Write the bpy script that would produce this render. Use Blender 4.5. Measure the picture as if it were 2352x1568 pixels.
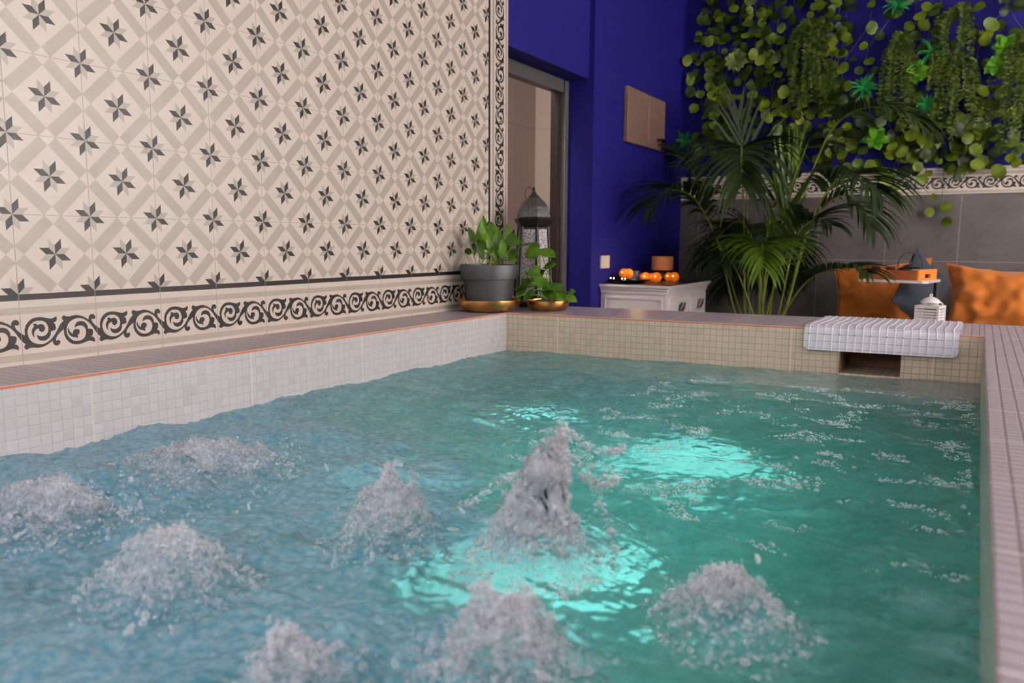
import bpy, bmesh, math, random
import numpy as np
from mathutils import Vector, Matrix, noise as mnoise
from mathutils.geometry import tessellate_polygon

for o in list(bpy.data.objects):
    bpy.data.objects.remove(o, do_unlink=True)
scene = bpy.context.scene
COL = scene.collection
R = math.radians

# ------------------------------------------------------------------ camera
FPX = 1799.65
YAW, PITCH, ROLL = 0.535, -0.1275, 0.0048
CAM = Vector((2.0811, -1.0643, 0.3198))
_f = Vector((-math.sin(YAW) * math.cos(PITCH), math.cos(YAW) * math.cos(PITCH), math.sin(PITCH)))
_r = Vector((math.cos(YAW), math.sin(YAW), 0))
_u = _r.cross(_f)
CR = _r * math.cos(ROLL) + _u * math.sin(ROLL)
CU = -_r * math.sin(ROLL) + _u * math.cos(ROLL)
cam_data = bpy.data.cameras.new('camera')
cam_data.sensor_width = 36.0
cam_data.lens = 36.0 * FPX / 2352.0
cam_data.clip_start = 0.02
cam_data.dof.use_dof = True
cam_data.dof.focus_distance = 2.35
cam_data.dof.aperture_fstop = 3.8
cam = bpy.data.objects.new('camera', cam_data)
COL.objects.link(cam)
cam.matrix_world = Matrix(((CR.x, CU.x, -_f.x, CAM.x), (CR.y, CU.y, -_f.y, CAM.y), (CR.z, CU.z, -_f.z, CAM.z), (0, 0, 0, 1)))
scene.camera = cam


def at(u, v, axis, val):
    """Point where the line of sight through photo pixel (u, v) meets the plane axis = val."""
    d = CR * ((u - 1176) / FPX) - CU * ((v - 784) / FPX) + _f
    return CAM + d * ((val - CAM[axis]) / d[axis])


# ------------------------------------------------------------------ world, lights, exposure
scene.view_settings.view_transform = 'Standard'
scene.view_settings.look = 'None'
scene.view_settings.gamma = 1.0
scene.view_settings.use_curve_mapping = False
scene.view_settings.exposure = 0.72
scene.cycles.use_denoising = True
scene.cycles.max_bounces = 10
scene.cycles.transmission_bounces = 8
scene.cycles.transparent_max_bounces = 24
scene.cycles.volume_bounces = 3
scene.cycles.caustics_reflective = False
scene.cycles.caustics_refractive = True
scene.cycles.blur_glossy = 0.6
scene.cycles.sample_clamp_indirect = 6.0
world = bpy.data.worlds.new('world')
scene.world = world
world.use_nodes = True
world.node_tree.nodes['Background'].inputs[0].default_value = (0.80, 0.84, 1.0, 1)
world.node_tree.nodes['Background'].inputs[1].default_value = 0.6


def lamp(name, kind, loc, energy, color, rot=None, **kw):
    d = bpy.data.lights.new(name, kind)
    d.energy = energy
    d.color = color
    for k, v in kw.items():
        setattr(d, k, v)
    o = bpy.data.objects.new(name, d)
    COL.objects.link(o)
    o.location = loc
    if rot is not None:
        o.rotation_euler = rot
    return o


# daylight entering through the long window in the right wall and the window behind the photographer
lamp('daylight_window_right', 'AREA', (4.50, 2.05, 1.20), 1380, (1.0, 0.965, 0.965), (0, R(-90), 0), shape='RECTANGLE', size=1.3, size_y=3.2)
lamp('daylight_window_front', 'AREA', (1.2, -1.86, 1.45), 250, (0.85, 0.90, 1.0), (R(-90), 0, 0), shape='RECTANGLE', size=1.9, size_y=1.1)
# submerged pool lamps; the last two are added fill for the left water
for q_, e_ in (((1.38, 0.22, -0.76), 40), ((1.42, 1.00, -0.78), 36), ((0.70, 0.62, -0.88), 95), ((0.78, 1.30, -0.87), 125)):
    lamp('pool_lamp_and_fill', 'POINT', q_, e_, (0.32, 1.0, 0.97), shadow_soft_size=0.40)
# unseen lamp added to brighten the corridor behind the doorway
lamp('corridor_fill_light', 'AREA', (-0.45, 2.3, 2.2), 28, (1.0, 0.93, 0.88), (0, 0, 0), size=0.4)


# ------------------------------------------------------------------ materials
def S(r, g, b):
    def c(x):
        x /= 255.0
        return x / 12.92 if x <= 0.04045 else ((x + 0.055) / 1.055) ** 2.4
    return (c(r), c(g), c(b), 1.0)


class NT:
    def __init__(self, name):
        self.m = bpy.data.materials.new(name)
        self.m.use_nodes = True
        self.t = self.m.node_tree
        self.t.nodes.clear()
        self.out = self.t.nodes.new('ShaderNodeOutputMaterial')

    def n(self, kind, **kw):
        nd = self.t.nodes.new('ShaderNode' + kind)
        for k, v in kw.items():
            setattr(nd, k, v)
        return nd

    def put(self, sock, v):
        if isinstance(v, bpy.types.NodeSocket):
            self.t.links.new(v, sock)
        elif v is not None:
            sock.default_value = v

    def math(self, op, a, b=None, c=None):
        nd = self.n('Math', operation=op)
        self.put(nd.inputs[0], a)
        self.put(nd.inputs[1], b)
        self.put(nd.inputs[2], c)
        return nd.outputs[0]

    def mix(self, f, a, b):
        nd = self.n('Mix', data_type='RGBA')
        self.put(nd.inputs[0], f)
        self.put(nd.inputs[6], a)
        self.put(nd.inputs[7], b)
        return nd.outputs[2]

    def coord(self, which='Object'):
        return self.n('TexCoord').outputs[which]

    def xyz(self):
        s = self.n('SeparateXYZ')
        self.put(s.inputs[0], self.coord())
        return s.outputs

    def noise(self, scale, detail=3.0, rough=0.5, vec=None):
        nd = self.n('TexNoise')
        self.put(nd.inputs['Vector'], vec if vec is not None else self.coord())
        nd.inputs['Scale'].default_value = scale
        nd.inputs['Detail'].default_value = detail
        nd.inputs['Roughness'].default_value = rough
        return nd.outputs[0]

    def ramp(self, f, lo, hi):
        nd = self.n('MapRange')
        nd.clamp = True
        self.put(nd.inputs[0], f)
        nd.inputs[1].default_value = lo
        nd.inputs[2].default_value = hi
        return nd.outputs[0]

    def bump(self, h, strength, dist=0.01, normal=None):
        nd = self.n('Bump')
        nd.inputs['Strength'].default_value = strength
        nd.inputs['Distance'].default_value = dist
        self.put(nd.inputs['Height'], h)
        self.put(nd.inputs['Normal'], normal)
        return nd.outputs[0]

    def bsdf(self, **kw):
        nd = self.n('BsdfPrincipled')
        for k, v in kw.items():
            self.put(nd.inputs[k.replace('_', ' ')], v)
        return nd

    def done(self, sh):
        self.t.links.new(sh.outputs[0] if hasattr(sh, 'outputs') else sh, self.out.inputs[0])
        return self.m


def plain(name, col, rough=0.5, var=0.10, scale=30.0, bump=0.0, bscale=200.0, metallic=0.0, spec=0.5, **kw):
    t = NT(name)
    dark = tuple(c * (1 - var) for c in col[:3]) + (1,)
    lite = tuple(min(1, c * (1 + var)) for c in col[:3]) + (1,)
    c = t.mix(t.noise(scale), dark, lite)
    nrm = t.bump(t.noise(bscale), bump, 0.002) if bump else None
    return t.done(t.bsdf(Base_Color=c, Roughness=rough, Metallic=metallic, Normal=nrm, Specular_IOR_Level=spec, **kw))


def mosaic(name, col, grout, ax, cell=0.025, sheet=(0.5, 0.25), off=(0.0, 0.0), joff=(0.0, 0.0), odd=0.16, rough=0.25, joint=None, gw=0.035, depth=0.35):
    """Small square mosaic relief on large tiles, ax = the two axes of the face."""
    t = NT(name)
    o = t.xyz()
    cells, masks = [], []
    for k in (0, 1):
        p = t.math('ADD', o[ax[k]], 50.0 - off[k])
        q = t.math('DIVIDE', p, cell)
        cells.append(t.math('FLOOR', q))
        fr = t.math('FRACT', q)
        e = t.math('MINIMUM', fr, t.math('SUBTRACT', 1.0, fr))
        masks.append(e)
    comb = t.n('CombineXYZ')
    t.put(comb.inputs[0], cells[0])
    t.put(comb.inputs[1], cells[1])
    wn = t.n('TexWhiteNoise', noise_dimensions='2D')
    t.put(wn.inputs['Vector'], comb.outputs[0])
    v = wn.outputs['Value']
    edge = t.math('MINIMUM', masks[0], masks[1])
    line = t.ramp(edge, gw * 2.2, gw)
    c = t.mix(t.ramp(v, 0.0, 1.0), tuple(x * 0.93 for x in col[:3]) + (1,), col)
    c = t.mix(t.math('MULTIPLY', t.math('GREATER_THAN', v, 1 - odd), 0.42), c, tuple(x * 0.70 for x in col[:3]) + (1,))
    c = t.mix(t.math('MULTIPLY', t.noise(9.0), 0.16), c, tuple(x * 0.7 for x in col[:3]) + (1,))
    c = t.mix(line, c, grout)
    h = t.math('SUBTRACT', 1.0, line)
    if joint:
        js = []
        for k in (0, 1):
            if not sheet[k]:
                continue
            fr = t.math('FRACT', t.math('ADD', t.math('DIVIDE', t.math('SUBTRACT', o[ax[k]], joff[k]), sheet[k]), 1000.0))
            js.append(t.math('LESS_THAN', t.math('MULTIPLY', t.math('MINIMUM', fr, t.math('SUBTRACT', 1.0, fr)), sheet[k]), 0.0022))
        j = js[0] if len(js) == 1 else t.math('MAXIMUM', js[0], js[1])
        c = t.mix(j, c, joint)
    nrm = t.bump(t.math('ADD', h, t.math('MULTIPLY', v, 0.5)), depth, 0.0015)
    return t.done(t.bsdf(Base_Color=c, Roughness=rough, Normal=nrm))


M = {}
M['tile_cream'] = plain('tile_cream', S(226, 212, 198), 0.4, 0.035, 260)
M['tile_grey'] = plain('tile_grey', S(178, 167, 153), 0.4, 0.05, 260)
M['tile_dark'] = plain('tile_dark', S(38, 31, 28), 0.4, 0.08, 260, spec=0.25)
M['tile_grout'] = plain('tile_grout', S(160, 148, 137), 0.7, 0.08, 60)
M['blue_paint'] = plain('blue_paint', S(17, 14, 92), 0.7, 0.05, 14, 0.06, 120, spec=0.2)
M['white_paint'] = plain('white_paint', S(186, 180, 178), 0.7, 0.03, 12)
M['beige_tile'] = None
M['grey_metal'] = plain('grey_metal', S(72, 68, 68), 0.45, 0.06, 30)
M['floor_tile'] = mosaic('floor_tile', S(120, 112, 108), S(90, 84, 80), (0, 1), 0.45, (0, 0), odd=0, gw=0.004)
M['pool_left'] = mosaic('pool_left', S(224, 217, 216), S(206, 198, 198), (1, 2), off=(0.014, 0.0), joff=(0.014, 0.0), odd=0.10, joint=S(236, 224, 212), sheet=(0.483, 0), depth=0.25)
M['pool_back'] = mosaic('pool_back', S(210, 194, 172), S(186, 160, 136), (0, 2), off=(0.023, 0.0), joff=(0.036, 0.0), odd=0.10, joint=S(236, 206, 176), sheet=(0.482, 0), depth=0.6)
M['pool_right'] = mosaic('pool_right', S(178, 178, 168), S(165, 160, 150), (1, 2), odd=0.1)
M['pool_floor'] = mosaic('pool_floor', S(196, 204, 198), S(170, 176, 170), (0, 1), odd=0.1)
M['coping'] = mosaic('coping', S(182, 172, 178), S(132, 120, 124), (0, 1), off=(0.014, 0.015), joff=(0.0, 0.146), odd=0.0, rough=0.32, joint=S(222, 208, 206), sheet=(0, 0.272), gw=0.05, depth=0.8)
M['coping_left'] = mosaic('coping_left', S(170, 156, 158), S(120, 108, 110), (0, 1), off=(0.018, 0.014), joff=(0.0, 0.014), odd=0.0, rough=0.32, joint=S(206, 190, 186), sheet=(0, 0.2415), gw=0.05, depth=0.8)
M['coping_back'] = mosaic('coping_back', S(184, 169, 179), S(140, 128, 130), (0, 1), off=(0.024, 0.014), joff=(0.030, 0.0), odd=0.0, rough=0.32, joint=S(230, 214, 208), sheet=(0.242, 0), gw=0.05, depth=0.8)
M['terracotta'] = plain('terracotta', S(196, 118, 80), 0.8, 0.15, 50, 0.2)
M['grout_white'] = plain('grout_white', S(222, 206, 190), 0.8)

t = NT('wall_tile_grey')
o = t.xyz()
ms = []
for a, off in ((0, 1.51), (2, 0.197)):
    fr = t.math('FRACT', t.math('DIVIDE', t.math('ADD', o[a], 44.3 - off), 0.443))
    ms.append(t.math('LESS_THAN', t.math('MINIMUM', fr, t.math('SUBTRACT', 1.0, fr)), 0.0045))
c = t.mix(t.ramp(t.noise(4.0, 6.0, 0.65), 0.3, 0.7), S(62, 56, 54), S(88, 80, 78))
c = t.mix(t.math('MAXIMUM', ms[0], ms[1]), c, S(128, 118, 112))
M['wall_tile_grey'] = t.done(t.bsdf(Base_Color=c, Roughness=0.5))
t = NT('beige_tile')
o = t.xyz()
fr = t.math('FRACT', t.math('DIVIDE', t.math('ADD', o[2], 10 - 0.36), 0.9))
fr2 = t.math('FRACT', t.math('DIVIDE', t.math('ADD', o[1], 10 - 0.2), 0.6))
c = t.mix(t.noise(6.0), S(196, 176, 162), S(206, 188, 174))
c = t.mix(t.math('MAXIMUM', t.math('LESS_THAN', fr, 0.005), t.math('LESS_THAN', fr2, 0.006)), c, S(170, 150, 140))
M['beige_tile'] = t.done(t.bsdf(Base_Color=c, Roughness=0.5))

# ------------------------------------------------------------------ mesh helpers
class MB:
    """Collects boxes, lathes, tubes and leaves; build() links them as ONE mesh object."""
    def __init__(self):
        self.v, self.f, self.mi, self.sm = [], [], [], []

    def face(self, pts, m=0, smooth=False):
        b = len(self.v)
        self.v += [tuple(p) for p in pts]
        self.f.append(tuple(range(b, b + len(pts))))
        self.mi.append(m)
        self.sm.append(smooth)

    def poly(self, pts, m=0):
        """Filled polygon, concave outlines allowed."""
        b = len(self.v)
        self.v += [tuple(p) for p in pts]
        for tri in tessellate_polygon([[Vector(p) for p in pts]]):
            self.f.append(tuple(b + i for i in tri))
            self.mi.append(m)
            self.sm.append(False)

    def grid(self, rows, m=0, smooth=True, close=False):
        b = len(self.v)
        n = len(rows[0])
        for r in rows:
            self.v += [tuple(p) for p in r]
        for i in range(len(rows) - 1):
            for j in range(n if close else n - 1):
                k = (j + 1) % n
                self.f.append((b + i * n + j, b + i * n + k, b + (i + 1) * n + k, b + (i + 1) * n + j))
                self.mi.append(m)
                self.sm.append(smooth)

    def box(self, lo, hi, m=0, rot=0.0, piv=None):
        p = [Vector((x, y, z)) for z in (lo[2], hi[2]) for y in (lo[1], hi[1]) for x in (lo[0], hi[0])]
        if rot:
            c = Vector(piv if piv else [(lo[i] + hi[i]) / 2 for i in range(3)])
            mt = Matrix.Rotation(rot, 3, 'Z')
            p = [mt @ (q - c) + c for q in p]
        b = len(self.v)
        self.v += [tuple(q) for q in p]
        for q in ((0, 2, 3, 1), (4, 5, 7, 6), (0, 1, 5, 4), (2, 6, 7, 3), (0, 4, 6, 2), (1, 3, 7, 5)):
            self.f.append(tuple(b + i for i in q))
            self.mi.append(m)
            self.sm.append(False)

    def lathe(self, prof, c, seg=48, m=0, smooth=True, sharp=38):
        rows = []
        for r, z in prof:
            rows.append([Vector(c) + Vector((r * math.cos(2 * math.pi * k / seg), r * math.sin(2 * math.pi * k / seg), z)) for k in range(seg)])
        cut = [0]
        for i in range(1, len(prof) - 1):
            a = math.atan2(prof[i][1] - prof[i - 1][1], prof[i][0] - prof[i - 1][0])
            b = math.atan2(prof[i + 1][1] - prof[i][1], prof[i + 1][0] - prof[i][0])
            d = abs((b - a + math.pi) % (2 * math.pi) - math.pi)
            if math.degrees(d) > sharp:
                cut.append(i)
        cut.append(len(prof) - 1)
        for i, j in zip(cut[:-1], cut[1:]):
            self.grid(rows[i:j + 1], m, smooth, True)

    def tube(self, pts, rad, seg=8, m=0):
        pts = [Vector(p) for p in pts]
        n = len(pts)
        rows = []
        side = None
        for i in range(n):
            d = (pts[min(i + 1, n - 1)] - pts[max(i - 1, 0)]).normalized()
            if side is None:
                side = d.cross(Vector((0.31, 0.52, 0.79))).normalized()
            side = (side - d * side.dot(d)).normalized()
            up = d.cross(side)
            r = rad[i] if isinstance(rad, (list, tuple)) else rad
            rows.append([pts[i] + side * (r * math.cos(2 * math.pi * k / seg)) + up * (r * math.sin(2 * math.pi * k / seg)) for k in range(seg)])
        self.grid(rows, m, True, True)
        self.face(rows[0][::-1], m)
        self.face(rows[-1], m)

    def ball(self, c, r, m=0, seg=12, rings=8, squash=1.0):
        c = Vector(c)
        self.lathe([(r * math.sin(math.pi * i / rings) + 1e-5, r * squash * -math.cos(math.pi * i / rings)) for i in range(rings + 1)], c, seg, m)

    def build(self, name, mats, parent=None, bevel=0.0, smooth=None):
        me = bpy.data.meshes.new(name)
        org = Vector(parent_world(parent)) if parent else Vector((0, 0, 0))
        me.from_pydata([tuple(Vector(p) - org) for p in self.v] if parent else self.v, [], self.f)
        for q in (mats if isinstance(mats, (list, tuple)) else [mats]):
            me.materials.append(q)
        me.polygons.foreach_set('material_index', self.mi)
        me.polygons.foreach_set('use_smooth', [bool(s) if smooth is None else smooth for s in self.sm])
        me.update()
        ob = bpy.data.objects.new(name, me)
        COL.objects.link(ob)
        if parent:
            ob.parent = parent
        if bevel:
            b = ob.modifiers.new('bevel', 'BEVEL')
            b.width = bevel
            b.segments = 2
            b.limit_method = 'ANGLE'
        return ob


def parent_world(p):
    v = Vector((0, 0, 0))
    while p is not None:
        v += p.location
        p = p.parent
    return v


def tag(o, label, cat, group=None, kind=None):
    if label:
        o['label'] = label
    if cat:
        o['category'] = cat
    if group:
        o['group'] = group
    if kind:
        o['kind'] = kind
    return o


def thing(name, loc, label, cat, group=None):
    o = bpy.data.objects.new(name, None)
    o.empty_display_size = 0.05
    COL.objects.link(o)
    o.location = loc
    return tag(o, label, cat, group)


def struct(o, label=None, cat=None):
    o['kind'] = 'structure'
    if label:
        o['label'] = label
    if cat:
        o['category'] = cat
    return o


def sect(pts, keep):
    """Clip a polygon (2-D points) to a half plane; keep(p) is signed, >= 0 is kept."""
    out = []
    n = len(pts)
    for i in range(n):
        a, b = pts[i], pts[(i + 1) % n]
        ka, kb = keep(a), keep(b)
        if ka >= 0:
            out.append(a)
        if (ka >= 0) != (kb >= 0):
            q = ka / (ka - kb)
            out.append((a[0] + (b[0] - a[0]) * q, a[1] + (b[1] - a[1]) * q))
    return out


def bez(pts, n=16):
    """Smooth curve through control points (Catmull-Rom)."""
    P = [Vector(p) for p in pts]
    P = [P[0] * 2 - P[1]] + P + [P[-1] * 2 - P[-2]]
    out = []
    segs = len(P) - 3
    for i in range(segs):
        a, b, c, d = P[i:i + 4]
        m = max(2, n // segs)
        for k in range(m):
            q = k / m
            out.append(0.5 * ((2 * b) + (c - a) * q + (2 * a - 5 * b + 4 * c - d) * q * q + (3 * b - a - 3 * c + d) * q ** 3))
    out.append(P[-2])
    return out


# ------------------------------------------------------------------ the setting
M['plaster'] = plain('plaster', S(150, 142, 138), 0.8, 0.03, 12)
YB = 5.0           # back wall
FLOOR_Z = -0.70
CEIL_Z = 2.60
XR = 4.60          # right wall
YF = -1.95         # wall behind the photographer
PX0, PX1 = 0.268, 2.114      # pool inside, left and right
PY0 = -1.45                  # near end of the pool
WATER_Z = -0.170
POOL_Z = -1.05


def pool_back_y(x):
    return 1.945 + (x - 0.27) * 0.085


m = MB()
m.box((-0.6, YF - 0.2, FLOOR_Z - 0.1), (XR + 0.2, YB + 0.2, FLOOR_Z))
m.box((-1.4, 1.6, FLOOR_Z - 0.1), (-0.6, 4.4, FLOOR_Z))
struct(m.build('floor', M['floor_tile']))
m = MB()
m.box((-1.4, YF - 0.2, CEIL_Z), (XR + 0.2, YB + 0.2, CEIL_Z + 0.1))
struct(m.build('ceiling', M['white_paint']))
m = MB()
m.box((-0.2, YB, FLOOR_Z), (XR + 0.2, YB + 0.15, CEIL_Z))
struct(m.build('wall_back', M['blue_paint']))
m = MB()
m.box((-0.2, YF, FLOOR_Z), (-0.013, 2.394, CEIL_Z))           # behind the tiles
m.box((-0.2, 2.394, 1.283), (-0.004, 3.345, CEIL_Z))          # over the doorway
m.box((-0.2, 3.345, FLOOR_Z), (0.030, YB, CEIL_Z))            # beyond the doorway
struct(m.build('wall_left', M['blue_paint']))
m = MB()
m.box((-1.05, 1.6, FLOOR_Z), (-0.90, 4.4, CEIL_Z))
m.box((-0.9, 4.3, FLOOR_Z), (-0.2, 4.4, CEIL_Z))
m.box((-0.9, 1.6, FLOOR_Z), (-0.2, 1.7, CEIL_Z))
m.box((-0.9, 3.72, FLOOR_Z), (-0.84, 4.3, 0.36))
struct(m.build('wall_corridor', M['beige_tile']))
# front wall and right wall with their window openings
m = MB()
m.box((-0.2, YF - 0.15, FLOOR_Z), (0.2, YF, CEIL_Z))
m.box((2.2, YF - 0.15, FLOOR_Z), (XR, YF, CEIL_Z))
m.box((0.2, YF - 0.15, FLOOR_Z), (2.2, YF, 0.9))
m.box((0.2, YF - 0.15, 2.1), (2.2, YF, CEIL_Z))
struct(m.build('wall_front', M['plaster']))
m = MB()
m.box((XR, YF, FLOOR_Z), (XR + 0.15, 0.45, CEIL_Z))
m.box((XR, 3.65, FLOOR_Z), (XR + 0.15, YB, CEIL_Z))
m.box((XR, 0.45, FLOOR_Z), (XR + 0.15, 3.65, 0.55))
m.box((XR, 0.45, 1.85), (XR + 0.15, 3.65, CEIL_Z))
struct(m.build('wall_right', M['plaster']))


def glass(name, col=(1, 1, 1, 1), rough=0.0):
    q = NT(name)
    return q.done(q.bsdf(Base_Color=col, Roughness=rough, IOR=1.45, Transmission_Weight=1.0))


M['glass'] = glass('glass')
M['window_frame'] = plain('window_frame', S(225, 222, 220), 0.4)
m = MB()
for y in (0.45, 1.50, 2.54, 3.59):
    m.box((XR + 0.03, y, 0.55), (XR + 0.10, y + 0.06, 1.85))
for z in (0.55, 1.79):
    m.box((XR + 0.03, 0.45, z), (XR + 0.10, 3.65, z + 0.06))
w1 = struct(m.build('window_1', M['window_frame']))
m = MB()
m.box((XR + 0.06, 0.49, 0.59), (XR + 0.066, 3.61, 1.81))
m.build('pane', M['glass'], w1)
m = MB()
for x in (0.2, 1.17, 2.14):
    m.box((x, YF - 0.10, 0.9), (x + 0.06, YF - 0.03, 2.1))
for z in (0.9, 2.04):
    m.box((0.2, YF - 0.10, z), (2.2, YF - 0.03, z + 0.06))
w2 = struct(m.build('window_2', M['window_frame']))
m = MB()
m.box((0.24, YF - 0.07, 0.94), (2.16, YF - 0.064, 2.06))
m.build('pane', M['glass'], w2)

# door frame set deep in the doorway
m = MB()
fx0, fx1 = -0.195, -0.136
m.box((fx0, 3.297, FLOOR_Z), (fx1, 3.345, 1.283))
m.box((fx0, 2.394, FLOOR_Z), (fx1, 2.43, 1.283))
m.box((fx0, 2.43, 1.205), (fx1, 3.275, 1.283))
d1 = struct(m.build('door_1', M['grey_metal'], bevel=0.004))
m = MB()
m.box((fx0 - 0.02, 3.258, FLOOR_Z), (fx0 + 0.03, 3.297, 1.24))
m.build('rebate', M['tile_dark'], d1)

# ---- patterned tiles on the left wall
TS = 0.2
Y_END, Z0, Z1 = 2.215, 0.18, CEIL_Z
m = MB()
TM = [M['tile_cream'], M['tile_grey'], M['tile_dark'], M['tile_grout']]
N0, N1 = -14, 12
m.box((-0.012, N0 * TS, 0.0), (0.0, Y_END, CEIL_Z), 0)


def put(poly, x, mat):
    for k in (lambda p: Y_END - p[0], lambda p: p[1] - Z0, lambda p: Z1 - p[1], lambda p: p[0] - N0 * TS):
        poly = sect(poly, k)
        if len(poly) < 3:
            return
    m.face([(x, p[0], p[1]) for p in poly], mat)


HW = 0.0765
for i in range(N0, N1):
    for j in range(0, 13):
        oy, oz = i * TS, Z0 + j * TS
        # grey bands round the four sides of the diamond in this tile (centre and corners carry stars)
        q = HW * math.sqrt(2)            # half diagonal of the small square where bands cross
        for sx, sz in ((1, 1), (1, -1), (-1, -1), (-1, 1)):
            a = (0.5 + sx * 0.5, 0.5)
            b = (0.5, 0.5 + sz * 0.5)
            d = (b[0] - a[0], b[1] - a[1])
            ln = math.hypot(*d)
            d = (d[0] / ln, d[1] / ln)
            nn = (-d[1], d[0])
            s0, s1 = HW, ln - HW
            quad = [(a[0] + d[0] * s + nn[0] * w, a[1] + d[1] * s + nn[1] * w) for s, w in ((s0, -HW), (s1, -HW), (s1, HW), (s0, HW))]
            put([(oy + p[0] * TS, oz + p[1] * TS) for p in quad], 0.00012, 1)
        for cs, ct in ((0.5, 0.5), (0.0, 0.0)):
            for k in range(8):
                a = R(22.5 + 45 * k)
                RR, ri = 0.2205, 0.2205 / (2 * math.cos(R(22.5)))
                rh = [(0, 0), (ri * math.cos(a - R(22.5)), ri * math.sin(a - R(22.5))), (RR * math.cos(a), RR * math.sin(a)), (ri * math.cos(a + R(22.5)), ri * math.sin(a + R(22.5)))]
                put([(oy + (cs + p[0]) * TS, oz + (ct + p[1]) * TS) for p in rh], 0.00024, 2 if k % 2 else 1)
for i in range(N0, N1):
    y = i * TS
    put([(y - 0.0009, Z0), (y + 0.0009, Z0), (y + 0.0009, Z1), (y - 0.0009, Z1)], 0.00036, 3)
for j in range(1, 13):
    z = Z0 + j * TS
    put([(N0 * TS, z - 0.0007), (Y_END, z - 0.0007), (Y_END, z + 0.0007), (N0 * TS, z + 0.0007)], 0.00036, 3)
struct(m.build('wall_left_tiles', TM))

# ---- scroll border tiles
SCROLL_EDGE = [(0.044,-0.008),(0.043,0.052),(0.062,0.110),(0.093,0.152),(0.134,0.186),(0.184,0.201),(0.242,0.203),(0.291,0.195),(0.335,0.181),(0.369,0.173),(0.399,0.173),(0.425,0.183),(0.454,0.197),(0.461,0.177),(0.458,0.152),(0.447,0.132),(0.429,0.121),(0.411,0.119),(0.427,0.103),(0.438,0.076),(0.441,0.050),(0.439,0.025),(0.414,0.014),(0.388,0.006),(0.369,0.007),(0.371,-0.020),(0.361,-0.050),(0.342,-0.079),(0.315,-0.099),(0.280,-0.108),(0.250,-0.106),(0.222,-0.094),(0.203,-0.075),(0.193,-0.048),(0.193,-0.019),(0.206,-0.032),(0.230,-0.044),(0.254,-0.048),(0.284,-0.045),(0.310,-0.032),(0.332,-0.006),(0.343,0.029),(0.342,0.064),(0.329,0.101),(0.311,0.128),(0.278,0.149),(0.239,0.157),(0.200,0.157),(0.165,0.149),(0.125,0.119),(0.096,0.082),(0.081,0.043),(0.077,0.009),(0.083,-0.032),(0.097,-0.069),(0.119,-0.099),(0.151,-0.125),(0.189,-0.141),(0.227,-0.149),(0.267,-0.149),(0.308,-0.137),(0.344,-0.115),(0.382,-0.086),(0.420,-0.041),(0.454,0.013),(0.489,0.072),(0.522,0.110),(0.544,0.129),(0.528,0.151),(0.526,0.177),(0.536,0.192),(0.557,0.202),(0.577,0.189),(0.605,0.182),(0.636,0.182),(0.679,0.191),(0.722,0.193),(0.764,0.185),(0.806,0.170),(0.847,0.147),(0.886,0.119),(0.888,0.148),(0.901,0.173),(0.921,0.188),(0.946,0.190),(0.970,0.180),(0.985,0.156),(0.985,0.135),(0.969,0.117),(0.949,0.118),(0.931,0.128),(0.932,0.101),(0.946,0.068),(0.977,0.033),(1.014,0.003),(1.044,-0.017)]
SCROLL_EYES = [[(0.161,-0.058),(0.143,-0.036),(0.131,-0.002),(0.130,0.029),(0.140,0.058),(0.158,0.081),(0.161,0.096),(0.154,0.117),(0.171,0.124),(0.192,0.118),(0.211,0.102),(0.236,0.110),(0.256,0.111),(0.280,0.102),(0.298,0.079),(0.302,0.050),(0.291,0.023),(0.273,0.010),(0.253,0.007),(0.234,0.016),(0.222,0.037),(0.221,0.059),(0.198,0.052),(0.174,0.034),(0.160,0.011),(0.156,-0.024)],
[(0.603,0.038),(0.593,0.010),(0.594,-0.021),(0.610,-0.060),(0.634,-0.086),(0.665,-0.102),(0.701,-0.108),(0.722,-0.121),(0.730,-0.109),(0.722,-0.081),(0.745,-0.062),(0.757,-0.037),(0.751,-0.010),(0.730,0.002),(0.709,0.006),(0.685,0.001),(0.668,-0.015),(0.660,-0.038),(0.660,-0.059),(0.637,-0.039),(0.618,-0.013),(0.609,0.014)]]

ME = 67      # where the vine passes from one curl to the next


def scroll_polys():
    up = SCROLL_EDGE
    lo = [(p[0] - 0.5, -p[1]) for p in up[ME:]] + [(p[0] + 0.5, -p[1]) for p in up[1:ME + 1]]
    return [up + lo[::-1]] + SCROLL_EYES


def border(mb, place, n0, n1, s_lo=None, s_hi=None, black=True, lift=0.0002):
    """Border tiles 1 x 0.9 (in tile widths); place(s, t, h) gives the 3-D point at height h above the wall."""
    def quad(a, b, lo, hi, mat, h):
        mb.face([place(a, lo, h), place(b, lo, h), place(b, hi, h), place(a, hi, h)], mat)
    A, B = (n0 if s_lo is None else s_lo), (n1 if s_hi is None else s_hi)
    quad(A, B, 0, 0.9, 0, 0.0)
    if black:
        quad(A, B, 0.822, 0.9, 2, lift)
    quad(A, B, 0.648, 0.732, 1, lift)
    quad(A, B, 0.048, 0.135, 1, lift)
    if not black:
        quad(A, B, 0.80, 0.83, 1, lift)
        quad(A, B, 0.0, 0.02, 2, lift)
    for i in range(n0, n1):
        for pl in scroll_polys():
            pts = [(i + p[0], 0.3915 + p[1]) for p in pl]
            pts = sect(sect(pts, lambda p: p[0] - A), lambda p: B - p[0])
            if len(pts) > 2:
                mb.poly([place(p[0], p[1], lift * 2) for p in pts], 2)
        if i > n0:
            quad(i - 0.004, i + 0.004, 0, 0.9, 3, lift * 3)


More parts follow.
